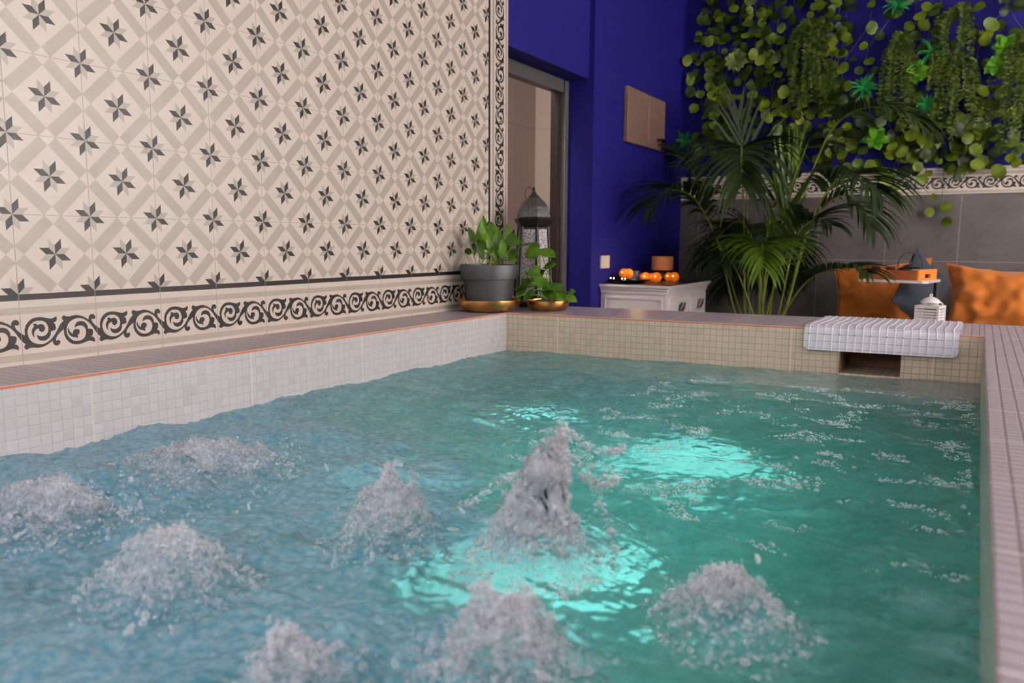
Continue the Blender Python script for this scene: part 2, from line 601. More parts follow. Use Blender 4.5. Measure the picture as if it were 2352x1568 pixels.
m = MB()
border(m, lambda s, t, h: (0.0005 + h, s * TS, t * TS), N0, 12, s_hi=2.394 / TS)
struct(m.build('trim_1', TM))
m = MB()
border(m, lambda s, t, h: (0.0008 + h, 2.394 - t * TS, 0.18 + s * TS), 0, 13, s_hi=(CEIL_Z - 0.18) / TS)
m.box((-0.012, 2.384, 0.0), (0.0007, 2.394, CEIL_Z), 0)
struct(m.build('trim_2', TM))
m = MB()
m.box((0.03, YB - 0.012, 0.640), (XR, YB, 0.818), 0)
border(m, lambda s, t, h: (0.46 + s * TS, YB - 0.0125 - h, 0.640 + t * 0.196), -2, 21, black=False)
struct(m.build('trim_3', TM))
m = MB()
m.box((0.03, YB - 0.010, FLOOR_Z), (XR, YB, 0.640))
struct(m.build('wall_back_tiles', M['wall_tile_grey']))

# ---- pool: inner walls, floor, coping
def prism(mb, plan, z0, z1, mat=0):
    lo = [(p[0], p[1], z0) for p in plan]
    hi = [(p[0], p[1], z1) for p in plan]
    mb.face(lo[::-1], mat)
    mb.face(hi, mat)
    n = len(plan)
    for k in range(n):
        mb.face([lo[k], lo[(k + 1) % n], hi[(k + 1) % n], hi[k]], mat)


TT = 0.007
bl, br = pool_back_y(PX0), pool_back_y(PX1)
OUT = 2.56           # outer face of the right pool wall


def YBO(x):
    return 2.41 + (x - 0.27) * 0.085


m = MB()
m.box((-0.012, PY0 - 0.3, POOL_Z), (PX0, 2.394, -TT))
struct(m.build('pool_wall_left', M['pool_left']))
m = MB()
prism(m, [(PX1, PY0 - 0.3), (OUT, PY0 - 0.3), (OUT, YBO(OUT)), (PX1, YBO(PX1))], POOL_Z, -TT)
struct(m.build('pool_wall_right', M['pool_right']))
# back wall with the skimmer opening
NX0, NX1, NZ0, NZ1 = 1.655, 1.862, -0.166, -0.055
m = MB()
prism(m, [(PX0, bl), (NX0, pool_back_y(NX0)), (NX0, YBO(NX0)), (PX0, YBO(PX0))], POOL_Z, -TT)
prism(m, [(NX1, pool_back_y(NX1)), (PX1, br), (PX1, YBO(PX1)), (NX1, YBO(NX1))], POOL_Z, -TT)
prism(m, [(NX0, pool_back_y(NX0)), (NX1, pool_back_y(NX1)), (NX1, YBO(NX1)), (NX0, YBO(NX0))], POOL_Z, NZ0)
prism(m, [(NX0, pool_back_y(NX0)), (NX1, pool_back_y(NX1)), (NX1, YBO(NX1)), (NX0, YBO(NX0))], NZ1, -TT)
struct(m.build('pool_wall_back', M['pool_back']))
m = MB()
m.box((PX0 - 0.1, PY0 - 0.3, POOL_Z), (OUT, PY0, -TT))
struct(m.build('pool_wall_front', M['pool_back']))
m = MB()
m.box((-0.012, PY0 - 0.3, POOL_Z - 0.1), (OUT, 2.6, POOL_Z))
struct(m.build('pool_floor', M['pool_floor']))
# shallow step just under the water in the back right corner
m = MB()
prism(m, [(1.33, 1.70), (PX1, 1.74), (PX1, pool_back_y(PX1)), (1.36, pool_back_y(1.36))], POOL_Z, -0.187)
struct(m.build('pool_step', M['pool_floor']))
# skimmer box inside the opening
m = MB()
m.box((NX0, 2.30, NZ0), (NX1, 2.305, NZ1))
m.box((NX0, 2.06, NZ0), (NX0 + 0.004, 2.30, NZ1))
m.box((NX1 - 0.004, 2.10, NZ0), (NX1, 2.30, NZ1))
M['skimmer_brown'] = plain('skimmer_brown', S(120, 84, 52), 0.6, 0.2, 30)
struct(m.build('skimmer_lining', M['skimmer_brown']))

CM = [M['coping'], M['terracotta'], M['grout_white']]


def coping(name, plan, edge, mat):
    """Thin tiles on the pool wall; edge = index of the side that shows the raw terracotta body."""
    mb = MB()
    n = len(plan)
    lo = [(p[0], p[1], -TT) for p in plan]
    hi = [(p[0], p[1], 0.0) for p in plan]
    mb.face(hi, 0)
    mb.face(lo[::-1], 0)
    for k in range(n):
        a, b = k, (k + 1) % n
        if k == edge:
            zm = -0.0016
            la, lb = (plan[a][0], plan[a][1], zm), (plan[b][0], plan[b][1], zm)
            mb.face([lo[a], lo[b], lb, la], 1)
            mb.face([la, lb, hi[b], hi[a]], 2)
        else:
            mb.face([lo[a], lo[b], hi[b], hi[a]], 0)
    return struct(mb.build(name, [mat, M['terracotta'], M['grout_white']]))


# step outside the pool, behind the far edge
m = MB()
m.box((1.30, 2.60, FLOOR_Z), (2.56, 3.25, -0.20))
struct(m.build('entry_step', M['coping']))
coping('coping_left', [(0.0, PY0 - 0.3), (PX0, PY0 - 0.3), (PX0, bl), (0.0, bl)], 1, M['coping_left'])
coping('coping_back', [(-0.012, bl), (PX0, bl), (PX1, br), (PX1, YBO(PX1)), (-0.012, YBO(0))], 1, M['coping_back'])
coping('coping_right', [(PX1, PY0 - 0.3), (OUT, PY0 - 0.3), (OUT, YBO(OUT)), (PX1, YBO(PX1))], 3, M['coping'])

# ------------------------------------------------------------------ water
def nrand(ix, iy, seed):
    h = (ix.astype(np.int64) * 374761393 + iy.astype(np.int64) * 668265263 + seed * 974711) & 0x7fffffff
    h = ((h ^ (h >> 13)) * 1274126177) & 0x7fffffff
    return ((h ^ (h >> 16)) & 0xffff) / 65535.0 * 2 * math.pi


def perlin(x, y, seed=0):
    xi, yi = np.floor(x).astype(int), np.floor(y).astype(int)
    fx, fy = x - xi, y - yi
    def g(a, b):
        t_ = nrand(xi + a, yi + b, seed)
        return np.cos(t_) * (fx - a) + np.sin(t_) * (fy - b)
    s = lambda q: q * q * q * (q * (q * 6 - 15) + 10)
    u_, v_ = s(fx), s(fy)
    return (g(0, 0) * (1 - u_) + g(1, 0) * u_) * (1 - v_) + (g(0, 1) * (1 - u_) + g(1, 1) * u_) * v_


def fbm(x, y, octv, seed, gain=0.5, ridge=False):
    o_, a_ = 0, 1.0
    for k in range(octv):
        p_ = perlin(x * 2 ** k, y * 2 ** k, seed + k * 17)
        o_ = o_ + a_ * ((0.35 - np.abs(p_)) if ridge else p_)
        a_ *= gain
    return o_


# boiling jets: x, y, radius, height of the swell
JETS = [(1.50, 0.00, 0.085, 0.030), (1.26, -0.06, 0.09, 0.024), (0.66, -0.30, 0.15, 0.035), (1.075, -0.36, 0.085, 0.034),
        (0.70, 0.02, 0.15, 0.022), (1.64, -0.34, 0.085, 0.034), (1.85, -0.11, 0.075, 0.030), (1.45, -0.45, 0.08, 0.028), (1.05, 0.12, 0.10, 0.012)]


def aeration(x, y):
    a_ = 0 * x
    for jx, jy, r, h in JETS:
        d2 = ((x - jx) ** 2 + (y - jy) ** 2) / (r * 1.7) ** 2
        a_ = np.maximum(a_, np.exp(-d2))
    # froth drifts over the near left half of the pool
    near = 1 / (1 + np.exp((y - 0.05 + 0.55 * (x - 0.9)) * 7))
    left = 1 / (1 + np.exp((x - 1.72) * 7))
    milky = 0.70 / (1 + np.exp((x - 1.45 - 0.12 * (y - 0.8)) * 6))
    side = 0 * x
    for jx, jy, r in ((2.05, 0.10, 0.055), (2.07, -0.04, 0.05), (2.03, 0.24, 0.03), (2.08, 0.42, 0.04), (2.06, -0.18, 0.06)):
        side = np.maximum(side, np.exp(-((x - jx) ** 2 + (y - jy) ** 2) / r ** 2))
    a_ = np.maximum(a_, 0.75 * side)
    return np.clip(0.75 * a_ + 0.80 * near * left + milky, 0, 1)


def water_h(x, y):
    rough = 0.72 + 0.28 / (1 + np.exp((y - 0.9) * 4))
    rough = rough * (0.45 + 0.55 / (1 + np.exp((y - 1.55) * 8)))
    wx = x + 0.05 * perlin(x * 5, y * 5, 91)
    wy = y + 0.05 * perlin(x * 5, y * 5, 77)
    h = 0.017 * perlin(wx * 3.1, wy * 4.3, 3) + 0.013 * perlin(wx * 6.5, wy * 8.5, 5)
    h = h + 0.011 * fbm(wx * 11, wy * 15, 3, 11, 0.5, True)
    h = h + 0.0022 * fbm(wx * 45, wy * 55, 2, 29)
    h = h * rough * 1.25
    for jx, jy, r, hh in JETS:
        d2 = ((x - jx) ** 2 + (y - jy) ** 2) / r ** 2
        lump = 1 + 0.75 * fbm((x - jx) * 22 + jx * 9, (y - jy) * 22, 3, 41, 0.6)
        h = h + hh * np.exp(-d2) * lump
    return WATER_Z + h


xs = np.concatenate([np.linspace(PX0 - 0.004, PX1 + 0.004, 500)])
ys = np.concatenate([np.linspace(PY0 - 0.004, -0.75, 60)[:-1], np.linspace(-0.75, 0.35, 360)[:-1], np.linspace(0.35, 2.14, 360)])
GX, GY = np.meshgrid(xs, ys)
GZ = water_h(GX, GY)
AE = aeration(GX, GY)
# follow the slightly skewed back wall
nyv, nxv = GX.shape
verts = np.stack([GX, GY, GZ], -1).reshape(-1, 3)
idx = np.arange(nyv * nxv).reshape(nyv, nxv)
faces = np.stack([idx[:-1, :-1], idx[:-1, 1:], idx[1:, 1:], idx[1:, :-1]], -1).reshape(-1, 4).tolist()
ring = list(idx[0, :]) + list(idx[1:, -1]) + list(idx[-1, -2::-1]) + list(idx[-2:0:-1, 0])
nb = len(verts)
low = verts[ring].copy()
low[:, 2] = POOL_Z + 0.001
verts = np.concatenate([verts, low])
nr = len(ring)
for k in range(nr):
    a, b = ring[k], ring[(k + 1) % nr]
    faces.append([int(b), int(a), nb + k, nb + (k + 1) % nr])
faces.append([nb + k for k in range(nr)][::-1])
me = bpy.data.meshes.new('water')
me.from_pydata(verts.tolist(), [], faces)
at_ = me.attributes.new('aeration', 'FLOAT', 'POINT')
at_.data.foreach_set('value', np.concatenate([AE.reshape(-1), np.zeros(nr)]).astype(np.float32))
sm = [True] * len(faces)
for k in range(nr + 1):
    sm[-1 - k] = False
me.polygons.foreach_set('use_smooth', sm)
water = bpy.data.objects.new('water', me)
COL.objects.link(water)
struct(water, 'churning turquoise water filling the tiled pool', 'water')

t = NT('water')
co = t.coord()
att = t.n('Attribute', attribute_name='aeration').outputs['Fac']
n1 = t.noise(14.0, 5.0, 0.62)
n2 = t.noise(70.0, 4.0, 0.6)
nrm = t.bump(t.math('ADD', t.noise(55.0, 3.0), t.math('MULTIPLY', t.noise(210.0, 2.0), 0.35)), 0.5, 0.004)
gl = t.bsdf(Base_Color=(0.96, 1.0, 0.99, 1), Roughness=0.03, IOR=1.33, Transmission_Weight=1.0, Normal=nrm)
fo = t.bsdf(Base_Color=t.mix(t.ramp(att, 0.25, 0.8), t.mix(t.ramp(n2, 0.35, 0.7), S(134, 212, 204), S(188, 230, 224)), t.mix(t.ramp(n2, 0.35, 0.7), S(82, 146, 172), S(160, 184, 198))), Roughness=0.22, Normal=nrm)
ftl = t.n('BsdfTranslucent')
ftl.inputs[0].default_value = S(200, 232, 230)
fmx = t.n('MixShader')
t.put(fmx.inputs[0], t.math('SUBTRACT', 0.55, t.math('MULTIPLY', t.ramp(att, 0.3, 0.8), 0.38)))
t.put(fmx.inputs[1], fo.outputs[0])
t.put(fmx.inputs[2], ftl.outputs[0])
cover = t.math('MULTIPLY', t.ramp(t.math('ADD', t.math('MULTIPLY', n1, 0.8), t.math('MULTIPLY', att, 0.75)), 0.45, 1.15), 0.85)
mx = t.n('MixShader')
t.put(mx.inputs[0], cover)
t.put(mx.inputs[1], gl.outputs[0])
t.put(mx.inputs[2], fmx.outputs[0])
t.done(mx)
vs = t.n('VolumeScatter')
vs.inputs['Color'].default_value = (0.55, 0.95, 0.9, 1)
vs.inputs['Density'].default_value = 3.2
vs.inputs['Anisotropy'].default_value = 0.3
va = t.n('VolumeAbsorption')
va.inputs['Color'].default_value = (0.10, 0.86, 0.76, 1)
va.inputs['Density'].default_value = 2.0
ad = t.n('AddShader')
t.put(ad.inputs[0], vs.outputs[0])
t.put(ad.inputs[1], va.outputs[0])
t.t.links.new(ad.outputs[0], t.out.inputs['Volume'])
me.materials.append(t.m)

# ------------------------------------------------------------------ things on the pool edge
M['pot_grey'] = plain('pot_grey', S(58, 58, 60), 0.5, 0.05, 40)
M['soil'] = plain('soil', S(48, 36, 28), 0.9, 0.3, 80, 0.5, 120)
t = NT('brass')
c = t.mix(t.ramp(t.noise(22.0, 4.0), 0.35, 0.65), S(168, 112, 58), S(206, 158, 92))
M['brass'] = t.done(t.bsdf(Base_Color=c, Metallic=1.0, Roughness=0.27, Normal=t.bump(t.noise(90.0), 0.15, 0.002)))
M['black_iron'] = plain('black_iron', S(38, 36, 36), 0.42, 0.2, 60, 0.3, 160, metallic=0.6)
t = NT('pierced_metal')
vo = t.n('TexVoronoi')
vo.inputs['Scale'].default_value = 150.0
t.put(vo.inputs['Vector'], t.coord())
c = t.mix(t.ramp(vo.outputs['Distance'], 0.36, 0.48), S(24, 23, 23), S(176, 166, 168))
M['pierced_metal'] = t.done(t.bsdf(Base_Color=c, Roughness=0.45))
t = NT('pierced_dark')
vo = t.n('TexVoronoi')
vo.inputs['Scale'].default_value = 150.0
t.put(vo.inputs['Vector'], t.coord())
c = t.mix(t.ramp(vo.outputs['Distance'], 0.42, 0.55), S(22, 21, 21), S(64, 60, 60))
M['pierced_dark'] = t.done(t.bsdf(Base_Color=c, Roughness=0.4))


def dish(name, c, r, h, label):
    root = thing(name, c, label, 'dish', None)
    mb = MB()
    z = c[2]
    prof = [(0.001, 0.0), (r * 0.72, 0.0), (r * 0.88, h * 0.14), (r * 0.97, h * 0.45), (r, h * 0.85), (r * 0.995, h), (r * 0.965, h), (r * 0.94, h * 0.5), (r * 0.84, h * 0.22), (0.001, h * 0.18)]
    mb.lathe(prof, c, 64)
    mb.build('bowl', M['brass'], root)
    return root


D1 = (0.150, 1.985, 0.0)
D2 = (0.360, 2.168, 0.0)
dish('brass_dish', D1, 0.146, 0.054, 'wide gold metal saucer holding the grey plant pot in the pool corner')
dish('brass_dish', D2, 0.099, 0.047, 'small gold metal bowl holding the trailing plant right of the grey pot')

pot = thing('potted_pothos', (D1[0], D1[1], 0.0), 'bushy green houseplant with pointed leaves in a grey plastic pot', 'plant')
mb = MB()
pz = 0.0128
pc = (D1[0], D1[1], pz)
mb.lathe([(0.001, 0), (0.098, 0), (0.103, 0.004), (0.118, 0.134), (0.128, 0.136), (0.135, 0.196), (0.1335, 0.2), (0.126, 0.2), (0.122, 0.176), (0.001, 0.176)], pc, 64)
mb.build('pot', M['pot_grey'], pot)
mb = MB()
mb.lathe([(0.001, 0.184), (0.06, 0.186), (0.123, 0.178)], pc, 40)
mb.build('soil', M['soil'], pot)

# pierced metal lantern behind the plants
LX, LY = 0.186, 2.335
lan = thing('metal_lantern', (LX, LY, 0.0), 'tall black pierced metal lantern with a domed roof behind the potted plants', 'lantern')


def hexring(r, z, off=0.0, c=(LX, LY)):
    return [(c[0] + r * math.cos(R(60 * k + off)), c[1] + r * math.sin(R(60 * k + off)), z) for k in range(6)]


HO = 12
mb = MB()
for ra, za, rb, zb in ((0.112, 0.0, 0.112, 0.025), (0.112, 0.025, 0.098, 0.04), (0.098, 0.04, 0.094, 0.05)):
    A, B = hexring(ra, za, HO), hexring(rb, zb, HO)
    for k in range(6):
        mb.face([A[k], A[(k + 1) % 6], B[(k + 1) % 6], B[k]])
mb.face(hexring(0.112, 0.0, HO)[::-1])
mb.face(hexring(0.094, 0.05, HO))
mb.build('base', M['black_iron'], lan)
mb = MB()
lo_, hi_ = hexring(0.094, 0.05, HO), hexring(0.074, 0.418, HO)
mbp = MB()
for k in range(6):
    a, b, c2, d = Vector(lo_[k]), Vector(lo_[(k + 1) % 6]), Vector(hi_[(k + 1) % 6]), Vector(hi_[k])
    mb.tube([a, d], 0.0085, 6)
    q = lambda s_, t_: (a * (1 - s_) + b * s_) * (1 - t_) + (d * (1 - s_) + c2 * s_) * t_
    mbp.face([q(0.08, 0.02), q(0.92, 0.02), q(0.92, 0.98), q(0.08, 0.98)])
for rr in ((0.094, 0.055), (0.0745, 0.41)):
    P_ = hexring(rr[0], rr[1], HO)
    mb.tube(P_ + [P_[0]], 0.006, 6)
mb.build('frame', M['black_iron'], lan)
mbp.build('pierced_panel', M['pierced_metal'], lan)
mb = MB()
prof = [(0.080, 0.418), (0.098, 0.450), (0.100, 0.456), (0.086, 0.466), (0.082, 0.49), (0.074, 0.52), (0.056, 0.545), (0.034, 0.566), (0.016, 0.585), (0.008, 0.598)]
for (ra, za), (rb, zb) in zip(prof[:-1], prof[1:]):
    A, B = hexring(ra, za, HO), hexring(rb, zb, HO)
    for k in range(6):
        mb.face([A[k], A[(k + 1) % 6], B[(k + 1) % 6], B[k]], 1 if 0.466 <= za < 0.56 else 0)
rf = mb.build('roof', [M['black_iron'], M['pierced_dark']], lan)
mb = MB()
mb.lathe([(0.001, 0.595), (0.009, 0.598), (0.006, 0.606), (0.008, 0.612), (0.004, 0.62), (0.001, 0.624)], (LX, LY, 0), 12)
mb.build('finial', M['black_iron'], lan)
mb = MB()
rc = Vector((LX, LY, 0.612)) - CR * 0.022 + Vector((0, 0, -0.026))
mb.tube([rc + (CR * math.cos(a) * 0.021 + Vector((0, 0, 1)) * math.sin(a) * 0.034) for a in [2 * math.pi * k / 24 for k in range(25)]], 0.0017, 6)
mb.build('carrying_ring', M['black_iron'], lan)
lan.scale = (1, 1, 0.935)

# bath mat folded over the pool edge
M['mat_white'] = plain('mat_white', S(226, 222, 232), 0.42, 0.03, 60)
M['mat_ridge'] = plain('mat_ridge', S(240, 236, 246), 0.38, 0.02, 60)
M['mat_line'] = plain('mat_line', S(128, 120, 128), 0.6)
M['mat_hole'] = plain('mat_hole', S(22, 20, 22), 0.9)
mat_thing = thing('bath_mat', (1.79, 2.2, 0.0), 'white rubber bath mat with a square grid hanging over the far pool edge', 'mat')
MW0, MW1 = 1.530, 2.040
def mat_pt(x, s, h=0.0):
    """s = distance along the mat from its back edge; h = height above its face."""
    yb, yf = YBO(x) - 0.006, pool_back_y(x) - 0.001
    flat = yb - yf - 0.012
    sag = 0.0035 * math.sin((x - MW0) * 26 + s * 9) * min(1, s / 0.1)
    r = 0.016
    arc = r * 1.62
    if s < flat:
        q = s / flat
        return Vector((x + 0.004 * math.sin(q * 5), yb - s, 0.005 + h + max(0, sag) * 0.4 + 0.003 * math.exp(-((q - 0.78) / 0.12) ** 2)))
    if s < flat + arc:
        a = (s - flat) / r
        return Vector((x, yf + 0.012 - (r + h) * math.sin(a) - 0.003, 0.005 - r + (r + h) * math.cos(a)))
    a = 1.62
    d = s - flat - arc
    return Vector((x, yf + 0.012 - (r + h) * math.sin(a) - 0.003 - 0.012 * d / 0.1, 0.005 - r - d * 0.995))
ML = 0.545
mb = MB()
nxm, nsm = 72, 90
def mat_len(x):
    e = min(x - MW0, MW1 - x)
    rr = 0.020
    return ML - (rr - math.sqrt(max(0, rr * rr - (rr - e) ** 2)) if e < rr else 0)
xs_ = [MW0 + (MW1 - MW0) * (0.5 - 0.5 * math.cos(math.pi * i / nxm)) for i in range(nxm + 1)]
top = [[mat_pt(x, mat_len(x) * j / nsm, 0.0025) for x in xs_] for j in range(nsm + 1)]
bot = [[mat_pt(x, mat_len(x) * j / nsm, -0.0015) for x in xs_] for j in range(nsm + 1)]
mb.grid(top, 0)
mb.grid([r_[::-1] for r_ in bot], 0)
for A, B in ((top[0], bot[0]), (bot[-1], top[-1]), ([r_[0] for r_ in bot], [r_[0] for r_ in top]), ([r_[-1] for r_ in top], [r_[-1] for r_ in bot])):
    mb.grid([A, B], 0)
mb.build('rubber_sheet', M['mat_white'], mat_thing)
mb = MB()
cellx = (MW1 - MW0) / 19.3
for i in range(1, 20):
    x = MW0 + cellx * (i - 0.35)
    if x > MW1 - 0.006:
        break
    ss = [mat_len(x) * j / 70 for j in range(71)]
    mb.grid([[mat_pt(x - 0.0022, s_, 0.0026), mat_pt(x - 0.0012, s_, 0.0046), mat_pt(x + 0.0012, s_, 0.0046), mat_pt(x + 0.0022, s_, 0.0026)] for s_ in ss], 0)
mb.build('ridges', M['mat_ridge'], mat_thing)
mb = MB()
k = 0
s = 0.012
while s < ML - 0.004:
    xx = [x for x in xs_ if mat_len(x) > s + 0.001]
    mb.grid([[mat_pt(x, s, 0.0028) for x in xx], [mat_pt(x, s + 0.0014, 0.0028) for x in xx]], 0, False)
    k += 1
    s += 0.0262
for k in range(22):  # mat holes, drawn as small flat discs in the groove mesh
    s = 0.012 + 0.0262 * k
    for i in range(1 + (k % 2), 19, 2):
        x = MW0 + cellx * (i - 0.35)
        if k % 2 == 0 and s < mat_len(x) - 0.01 and x < MW1 - 0.01:
            ce = [mat_pt(x + 0.0026 * math.cos(a), s + 0.0026 * math.sin(a), 0.0050) for a in [2 * math.pi * q / 8 for q in range(8)]]
            mb.face(ce)
mb.build('grooves_and_holes', [M['mat_line'], M['mat_hole']], mat_thing)

# ------------------------------------------------------------------ cabinet and what stands on it
M['cab_white'] = plain('cab_white', S(238, 230, 226), 0.45, 0.03, 20)
M['cab_top'] = plain('cab_top', S(38, 32, 32), 0.4, 0.1, 30)
CX, CY0, CY1, CT = 0.472, 3.485, 4.275, 0.056
cab = thing('drawer_cabinet', (0.25, 3.88, FLOOR_Z), 'white painted drawer cabinet with black knobs against the blue wall', 'cabinet')
mb = MB()
mb.box((0.035, CY0, FLOOR_Z + 0.06), (CX, CY1, 0.0))
mb.build('body', M['cab_white'], cab, bevel=0.003)
mb = MB()
mb.box((0.033, CY0 - 0.028, CT - 0.018), (CX + 0.026, CY1 + 0.026, CT - 0.001))
mb.box((0.034, CY0 - 0.016, CT - 0.034), (CX + 0.015, CY1 + 0.015, CT - 0.018))
mb.box((0.035, CY0 - 0.007, -0.003), (CX + 0.007, CY1 + 0.007, CT - 0.034))
mb.build('cornice', M['cab_white'], cab, bevel=0.004)
mb = MB()
mb.box((0.036, CY0 - 0.024, CT - 0.0012), (CX + 0.022, CY1 + 0.022, CT))
mb.build('table_top', M['cab_top'], cab)
mb = MB()
for lo, hi in (((0.060, CY0 - 0.006, -0.60), (0.075, CY0 + 0.001, -0.035)), ((0.432, CY0 - 0.006, -0.60), (0.447, CY0 + 0.001, -0.035)), ((0.060, CY0 - 0.006, -0.035), (0.447, CY0 + 0.001, -0.020)), ((0.060, CY0 - 0.006, -0.60), (0.447, CY0 + 0.001, -0.585))):
    mb.box(lo, hi)
mb.build('side_panel_moulding', M['cab_white'], cab, bevel=0.003)
for y0, y1, z0, z1 in ((3.525, 3.865, -0.150, -0.025), (3.90, 4.24, -0.150, -0.025), (3.525, 4.24, -0.36, -0.17), (3.525, 4.24, -0.60, -0.38)):
    mb = MB()
    mb.box((CX - 0.002, y0, z0), (CX + 0.010, y1, z1))
    mb.box((CX + 0.008, y0 + 0.022, z0 + 0.022), (CX + 0.015, y1 - 0.022, z1 - 0.022))
    dr = mb.build('drawer', M['cab_white'], cab, bevel=0.003)
    mb = MB()
    yc, zc = (y0 + y1) / 2, (z0 + z1) / 2 - 0.004
    rows = []
    for i in range(7):
        a = math.pi * 0.5 * i / 6
        rows.append([(CX + 0.015 + 0.034 * math.sin(a) * (0.35 + 0.65 * math.sin(math.pi * j / 10)), yc + (0.045 * math.cos(math.pi * j / 10)) * (1 - 0.72 * (1 - math.cos(a)) * 0.9), zc - 0.026 + 0.062 * (1 - math.cos(a)) + 0.0) for j in range(11)])
    mb.grid(rows)
    mb.box((CX + 0.0145, yc - 0.030, zc - 0.019), (CX + 0.020, yc + 0.030, zc - 0.015))
    kn = mb.build('knob', M['cab_top'], None)
    kn.parent = dr
    kn.location = (0, 0, 0)
    me_ = kn.data
    org = parent_world(dr)
    for v_ in me_.vertices:
        v_.co -= org
for y in (CY0 + 0.03, CY1 - 0.09):
    for x in (0.06, CX - 0.08):
        mb = MB()
        mb.box((x, y, FLOOR_Z), (x + 0.06, y + 0.06, FLOOR_Z + 0.06))
        mb.build('foot', M['cab_white'], cab)

M['dark_plate'] = plain('dark_plate', S(36, 34, 26), 0.25, 0.2, 40)
mb = MB()
PLC = (0.165, 3.66, CT + 0.0005)
mb.lathe([(0.001, 0), (0.07, 0.0), (0.120, 0.016), (0.132, 0.022), (0.130, 0.025), (0.118, 0.020), (0.068, 0.005), (0.001, 0.005)], PLC, 48)
pl = mb.build('plate', M['dark_plate'])
tag(pl, 'dark shallow plate of fairy lights on the white cabinet', 'plate')
t = NT('orange_ball')
M['orange_ball'] = t.done(t.bsdf(Base_Color=t.mix(t.noise(30.0), S(232, 108, 14), S(246, 140, 30)), Roughness=0.28, Subsurface_Weight=0.15, Emission_Color=S(255, 120, 10), Emission_Strength=0.16))
t = NT('warm_bulb')
em = t.n('Emission')
em.inputs[0].default_value = (1.0, 0.62, 0.22, 1)
em.inputs[1].default_value = 9.0
M['warm_bulb'] = t.done(em)
M['wire'] = plain('wire', S(196, 186, 170), 0.35, metallic=0.7)
BALLS = [((1432, 637), 0.030, 3.66, 0.032, 'leftmost glowing orange ball light, on the dark plate'),
         ((1443, 634), 0.033, 3.72, 0.024, 'glowing orange ball light on the dark plate, left of the glass bowl'),
         ((1483, 632), 0.033, 3.80, 0.0, 'glowing orange ball light just right of the glass bowl'),
         ((1497, 633), 0.028, 3.93, 0.0, 'half hidden orange ball light in front of the tan candle'),
         ((1508, 640), 0.033, 3.83, 0.0, 'orange ball light nearest the cabinet front edge'),
         ((1536, 634), 0.030, 4.02, 0.0, 'orange ball light tucked behind the rightmost one'),
         ((1549, 636), 0.032, 3.99, 0.0, 'rightmost glowing orange ball light on the white cabinet')]
ball_pos = []
for (u, v), r, y, dz, lab in BALLS:
    p = at(u, v, 1, y)
    p.z = CT + r + dz
    p.x = max(0.07, min(CX - 0.02, p.x))
    ball_pos.append(p.copy())
    root = thing('ball_light', (p.x, p.y, p.z - r), lab, 'fairy light', 'orange ball lights on the cabinet')
    mb = MB()
    mb.ball(p, r, 0, 24, 16)
    mb.build('ball', M['orange_ball'], root)
    mb = MB()
    q = p + (CAM - p).normalized() * (r + 0.001) + Vector((0, 0, 0.006)) - CR * 0.010
    mb.ball(q, 0.003, 0, 8, 6)
    mb.build('bulb', M['warm_bulb'], root)
mb = MB()
wp = [Vector((0.09, 3.56, CT + 0.031)), Vector((0.13, 3.58, CT + 0.030))] + [p + Vector((0.01, -0.02, -0.01)) for p in ball_pos]
mb.tube(bez([(p.x, p.y, max(p.z - 0.02, CT + 0.002)) for p in wp], 60), 0.0011, 5)
wire = mb.build('fairy_light_wire', M['wire'])
tag(wire, 'thin wire of fairy lights trailing over the plate and cabinet top', 'wire')
for (u, v, y) in ((1403, 633, 3.60), (1410, 633, 3.60), (1429, 634, 3.585), (1436, 634, 3.585)):
    p = at(u, v, 1, y)
    mb = MB()
    mb.ball((p.x, p.y, CT + 0.0305), 0.0038, 0, 8, 6)
    b_ = mb.build('bulb', M['warm_bulb'], wire)
lamp('fairy_glow', 'POINT', (0.20, 3.70, 0.20), 0.35, (1.0, 0.6, 0.25), shadow_soft_size=0.05)

gb = at(1459, 634, 1, 3.76)
mb = MB()
gr = 0.036
mb.lathe([(0.001, 0.001), (0.02, 0.001), (0.032, 0.012), (0.037, 0.03), (0.036, 0.05), (0.030, 0.066), (0.031, 0.070), (0.029, 0.070), (0.028, 0.064), (0.034, 0.048), (0.034, 0.03), (0.028, 0.013), (0.001, 0.006)], (gb.x, gb.y, CT + 0.006), 32)
o_ = mb.build('glass_bowl', M['glass'])
tag(o_, 'small clear glass bowl between the orange ball lights', 'glass bowl')
M['candle_tan'] = plain('candle_tan', S(206, 134, 82), 0.55, 0.06, 30, Subsurface_Weight=0.2)
cc = at(1521, 618, 1, 4.10)
cd = thing('pillar_candle', (cc.x, cc.y, CT), 'wide tan pillar candle on a dark stand behind the orange balls', 'candle')
mb = MB()
zc0 = 0.128
mb.lathe([(0.001, zc0), (0.071, zc0), (0.073, zc0 + 0.003), (0.073, zc0 + 0.088), (0.070, zc0 + 0.092), (0.05, zc0 + 0.088), (0.001, zc0 + 0.086)], (cc.x, cc.y, 0), 40)
mb.build('wax', M['candle_tan'], cd)
mb = MB()
mb.lathe([(0.001, CT), (0.055, CT), (0.056, CT + 0.008), (0.02, CT + 0.018), (0.018, zc0 - 0.016), (0.06, zc0 - 0.006), (0.062, zc0), (0.001, zc0)], (cc.x, cc.y, 0), 32)
mb.build('stand', M['black_iron'], cd)

